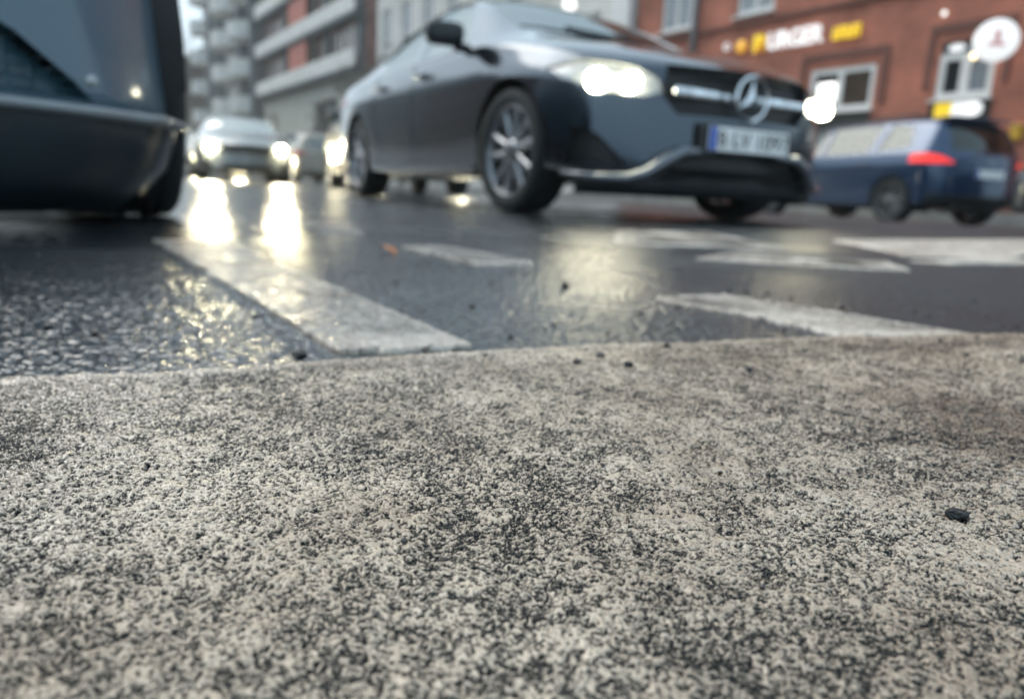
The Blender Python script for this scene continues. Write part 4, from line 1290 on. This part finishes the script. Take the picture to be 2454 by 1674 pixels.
# --- brown house further down
bh = plain_house('brown_house', 'brownish grey house with a dark roof at the end of the street', 101, 128, 13.0, M['brown'], 3, base=2.0, fh=3.4, bay=4.5, off=-2.0)
eh = plain_house('end_house', 'grey house closing the view at the far end of the street', 150, 185, 11, M['render'], 3, off=-11.0, bay=5)

# --- unseen other side of the street, added to darken reflections in the paintwork
def far_side(name, label, s0, s1, height, mat, seed):
    sm = (s0 + s1) / 2; L = s1 - s0
    h = thing(name, label, 'house', (*(P0 + ur * sm - nr * 38.0), 0), RZ + math.pi)
    hs = []
    nb = int(L / 2.8)
    for f in range(int((height - 1.5) / 3.2)):
        for k in range(nb):
            cx = -L / 2 + (k + .5) * L / nb
            hs.append((cx - .65, cx + .65, 1.3 + f * 3.2, 3.1 + f * 3.2))
    bm = bmesh.new(); wall_holes(bm, -L / 2, L / 2, 0, height, hs, .16); box(bm, (0, 5.2, height / 2), (L - .02, 10, height - .01)); from_bm('wall', bm, mat, h)
    for a_, b_, c_, d_ in hs:
        f = from_bm('window', frame_bm(a_, b_, c_, d_, .10, .08, [((a_ + b_) / 2, .07)]), M['white_pvc'], h)
        bm = bmesh.new(); box(bm, ((a_ + b_) / 2, .122, (c_ + d_) / 2), (b_ - a_ - .16, .012, d_ - c_ - .16)); from_bm('pane', bm, M['pane_dark'], f)
    bm = bmesh.new(); prism(bm, [(-.35, height - .05), (5, height + 2.6), (10.4, height - .05)], 'X', -L / 2 - .2, L / 2 + .2); from_bm('roof', bm, M['roof'], h)
far_side('grey_house', 'grey house across the street, hidden behind the grey-blue car', 8, 44, 12.5, M['brick_dark'], 1)
far_side('dark_brick_house', 'dark brick house across the street, hidden behind the grey-blue car', 46, 84, 13, M['brick_dark'], 2)
far_side('tall_grey_house', 'tall unseen dark grey house far down the other side of the street', 86, 150, 20, M['slate'], 3)

# ------------------------------------------------------------------ pavement
M['paving'] = brick_mat('wet_paving', (.16, .155, .15), (.13, .128, .125), (.05, .05, .05), .6, .4, .3)
M['paving'].node_tree.nodes['Principled BSDF'].inputs['Roughness'].default_value = .4
# paving uses plan coordinates
for l in list(M['paving'].node_tree.links):
    if l.to_node.type == 'COMBXYZ' and l.to_socket.name == 'Y':
        sp_ = l.from_node; M['paving'].node_tree.links.remove(l); M['paving'].node_tree.links.new(sp_.outputs['Y'], [n for n in M['paving'].node_tree.nodes if n.type == 'COMBXYZ'][0].inputs['Y'])
    elif l.to_node.type == 'MATH' and l.from_socket.name == 'Y':
        M['paving'].node_tree.links.remove(l)
bm = bmesh.new(); box(bm, (0, 0, -.02), (220, 1.98, .26))
pv = from_bm('pavement', bm, M['paving']); p = P0 + ur * 85 - nr * .99
pv.location = (p[0], p[1], 0); pv.rotation_euler = (0, 0, RZ); tag(pv, 'wet paved pavement along the houses', 'pavement', kind='structure')
bm = bmesh.new()
for k in range(110): rbox(bm, (-109 + k * 2.0, 0, -.02), (1.985, .16, .28), .015)
kb = from_bm('kerb', bm, simple('kerb_stone', (.26, .255, .245), .5, noise=.2, nscale=3)); p = P0 + ur * 85 - nr * 2.065
kb.location = (p[0], p[1], 0); kb.rotation_euler = (0, 0, RZ); tag(kb, 'pale stone kerb along the pavement', 'kerb', kind='structure')

# ------------------------------------------------------------------ street lamp, bare trees
sl = thing('street_lamp', 'street lamp with a white globe beside the pale house', 'street lamp', at_s(21.5, -1.2))
bm = bmesh.new(); tube(bm, [(0, 0, .1), (0, 0, 1.0), (0, 0, 6.0)], [.09, .06, .045], 12); from_bm('pole', bm, M['zinc'], sl, True)
bm = bmesh.new(); bmesh.ops.create_uvsphere(bm, u_segments=24, v_segments=16, radius=.22); bmesh.ops.translate(bm, vec=(0, 0, 6.2), verts=bm.verts); from_bm('globe', bm, M['white_lamp'], sl, True)
M['bark'] = simple('bark', (.115, .105, .098), .9, noise=.3, nscale=5, bump=.5, bscale=15)
M['twig'] = simple('twigs', (.16, .145, .14), .9, noise=.25, nscale=3)
def bare_tree(loc, height, label, seed, spread=.5, depth=6, trunk=.27, rmin=.012):
    rnd = random.Random(seed)
    t = thing('bare_tree', label, 'tree', loc, 0, 'bare trees along the street')
    bt, bc = bmesh.new(), bmesh.new()
    def grow(p, d, L, r, lev):
        pts = [p]; q = p
        for k in range(3):
            d = (d + Vector((rnd.gauss(0, .10), rnd.gauss(0, .10), .05))).normalized(); q = q + d * L / 3; pts.append(q)
        r1 = r * .68
        r = max(r, rmin); r1 = max(r1, rmin * .8)
        tube(bt if lev < 3 else bc, pts, [r, r * .9, r * .78, r1], 8 if lev < 2 else (5 if lev < 4 else 3), cap=lev == 0)
        if lev >= depth: return
        for k in range(3 if lev else 4):
            a = rnd.uniform(0, 6.28); s = spread * rnd.uniform(.6, 1.3)
            ax = d.orthogonal().normalized(); ay = d.cross(ax)
            nd = (d + (ax * math.cos(a) + ay * math.sin(a)) * s).normalized()
            grow(pts[-1] if k else pts[2], nd, L * rnd.uniform(.62, .82), r1 * rnd.uniform(.6, .8), lev + 1)
    grow(Vector((0, 0, 0)), Vector((0, 0, 1)), height * trunk, height * .017, 0)
    from_bm('trunk', bt, M['bark'], t, True); from_bm('crown', bc, M['twig'], t, True)
bare_tree(at_s(40.5, -1.2), 11, 'bare winter tree behind the tail of the black saloon', 3, .6, 6, .20, .02)
bare_tree(at_s(43.2, -1.4), 9, 'bare winter tree before the near end of the balcony house', 21, .65, 6, .18, .02)
bare_tree(at_s(35.0, -1.2), 10, 'bare winter tree hidden mostly by the black saloon windows', 5, .6, 6, .18, .02)
bare_tree(at_s(99.0, -4.0), 21, 'tall bare tree left of the balcony tower', 9, .55)
bare_tree(at_s(132.0, -9.0), 24, 'far bare tree above the brown house', 12, .6)

# ------------------------------------------------------------------ small things on the road
def stone(name, x, y, z, s, label, mat, seed, group=None):
    rnd = random.Random(seed); bm = bmesh.new()
    bmesh.ops.create_icosphere(bm, subdivisions=3, radius=1.0)
    k = [Vector((rnd.gauss(0, 1), rnd.gauss(0, 1), rnd.gauss(0, 1))).normalized() for _ in range(9)]
    kk = [rnd.uniform(.62, .95) for _ in range(9)]
    for v in bm.verts:
        for n, d in zip(k, kk):
            e = v.co.dot(n) - d
            if e > 0: v.co -= n * e * .9
        v.co.x *= s[0]; v.co.y *= s[1]; v.co.z *= s[2]
    o = from_bm(name, bm, mat, None, False)
    o.location = (x, y, z + s[2] * .75); o.rotation_euler = (0, 0, rnd.uniform(-.3, .3))
    return tag(o, label, 'stone', group)
M['flint'] = simple('black_stone', (.010, .013, .017), .16, noise=.4, nscale=250, bump=.6, bscale=350)
M['pebble'] = simple('brown_pebble', (.10, .075, .06), .5, noise=.3, nscale=200)
PG = 'pebbles on the road'
stone('pebble', .178, .271, .0045, (.0046, .0034, .0026), 'black glossy pebble lying on the right of the foreground line', M['flint'], 1, PG)
stone('pebble', -.043, .235, .0045, (.0013, .0011, .0010), 'tiny brown pebble in the middle of the foreground line', M['pebble'], 2, PG)
stone('pebble', .082, .503, .0045, (.0038, .003, .0028), 'small dark pebble on the foreground line below the headlight reflection', M['flint'], 3, PG)
stone('pebble', .169, .509, .0045, (.0028, .002, .0018), 'small dark pebble on the foreground line nearest the white bar', M['flint'], 4, PG)
stone('pebble', -.147, .495, .001, (.0055, .004, .0038), 'dark pebble on the asphalt left of the lane line end', M['flint'], 5, PG)
stone('pebble', .065, .954, .001, (.006, .005, .005), 'dark pebble in the reflection of the black saloon headlight', M['flint'], 6, PG)
# loose grit: far too many crumbs to count
bm = bmesh.new(); rnd = random.Random(77)
for k in range(420):
    y = .17 + 2.6 * rnd.random() ** 1.6; x = rnd.uniform(-.66, .72) * (y + .05)
    on = y < float(edge_y(x)) - .01
    sz = rnd.uniform(.0005, .0013) if y < .5 else rnd.uniform(.0012, .0034)
    t = bmesh.ops.create_icosphere(bm, subdivisions=1, radius=sz)
    Mx = Matrix.Translation((x, y, (.0052 if on else .0006) + sz * .5)) @ Matrix.Rotation(rnd.uniform(0, 6), 4, 'Z') @ Matrix.Diagonal((rnd.uniform(.8, 1.6), 1, rnd.uniform(.5, .9), 1))
    for v in t['verts']: v.co *= rnd.uniform(.75, 1.15)
    bmesh.ops.transform(bm, matrix=Mx, verts=t['verts'])
tag(from_bm('grit', bm, simple('grit', (.055, .05, .046), .35, noise=.7, nscale=900)), 'loose dark grit scattered over the line and the asphalt', 'grit', kind='stuff')
# fallen leaf
bm = bmesh.new()
n = 14
L_ = [(.016 * math.sin(math.pi * t) * (1 + .25 * math.sin(9 * t)), .045 * (t - .5), .006 * math.sin(3 * t)) for t in np.linspace(0, 1, n)]
ct = [bm.verts.new((0, y, z + .002)) for x, y, z in L_]; lf = [bm.verts.new((-x, y, z + .006)) for x, y, z in L_]; rt_ = [bm.verts.new((x, y, z + .004)) for x, y, z in L_]
for i in range(n - 1):
    bm.faces.new((lf[i], lf[i + 1], ct[i + 1], ct[i])); bm.faces.new((ct[i], ct[i + 1], rt_[i + 1], rt_[i]))
tube(bm, [(0, -.022, .002), (.003, -.038, .004)], .0012, 5)
lfo = from_bm('fallen_leaf', bm, simple('autumn_leaf', (.42, .15, .05), .5, noise=.3, nscale=80), None, True)
lfo.location = (-.231, 1.308, .004); lfo.rotation_euler = (.3, .1, .9); tag(lfo, 'small orange fallen leaf on the wet asphalt', 'leaf')

# ------------------------------------------------------------------ light
w = bpy.data.worlds.new('World'); sc.world = w; w.use_nodes = True
nt = w.node_tree; bg = nt.nodes['Background']
sky = nt.nodes.new('ShaderNodeTexSky'); sky.sky_type = 'NISHITA'; sky.sun_disc = False
SUN_EL, SUN_AZ = R(50), R(-55)          # azimuth clockwise from +Y
sky.sun_elevation = SUN_EL; sky.sun_rotation = SUN_AZ
sky.air_density = 1.0; sky.dust_density = 3.0; sky.ozone_density = 1.0
bw = nt.nodes.new('ShaderNodeRGBToBW'); mx = nt.nodes.new('ShaderNodeMix'); mx.data_type = 'RGBA'; mx.inputs['Factor'].default_value = .62
nt.links.new(sky.outputs[0], bw.inputs[0]); nt.links.new(sky.outputs[0], mx.inputs['A']); nt.links.new(bw.outputs[0], mx.inputs['B'])
ov = nt.nodes.new('ShaderNodeMix'); ov.data_type = 'RGBA'; ov.inputs['Factor'].default_value = .62
ov.inputs['B'].default_value = (3.55, 4.9, 5.75, 1)      # even cloud deck
nt.links.new(mx.outputs['Result'], ov.inputs['A'])
nt.links.new(ov.outputs['Result'], bg.inputs['Color'])
bg.inputs['Strength'].default_value = .15
sd = bpy.data.lights.new('sun', 'SUN'); sd.energy = .8; sd.angle = R(40); sd.color = (1, .93, .82)
so = bpy.data.objects.new('sun', sd); link(so)
dv = Vector((math.sin(SUN_AZ) * math.cos(SUN_EL), math.cos(SUN_AZ) * math.cos(SUN_EL), math.sin(SUN_EL)))
so.rotation_euler = dv.to_track_quat('Z', 'Y').to_euler()

hz = bmesh.new(); box(hz, (0, 60, 21), (320, 330, 44))
hm = bpy.data.materials.new('haze'); hm.use_nodes = True
hn = hm.node_tree; hn.nodes.remove(hn.nodes['Principled BSDF'])
pv_ = hn.nodes.new('ShaderNodeVolumePrincipled'); pv_.inputs['Color'].default_value = (.93, .96, .97, 1); pv_.inputs['Density'].default_value = .0016; pv_.inputs['Anisotropy'].default_value = .3
hn.links.new(pv_.outputs[0], hn.nodes['Material Output'].inputs['Volume'])
tag(from_bm('haze', hz, hm), 'thin pale winter haze filling the street', 'haze', kind='stuff')
sc.cycles.volume_bounces = 0

sc.view_settings.view_transform = 'Standard'; sc.view_settings.look = 'None'; sc.view_settings.gamma = 1
sc.view_settings.exposure = 0.75
sc.cycles.use_denoising = True
sc.cycles.max_bounces = 6; sc.cycles.diffuse_bounces = 2; sc.cycles.glossy_bounces = 4; sc.cycles.transparent_max_bounces = 12
sc.cycles.sample_clamp_indirect = 40.0
sc.cycles.caustics_reflective = True; sc.cycles.caustics_refractive = False
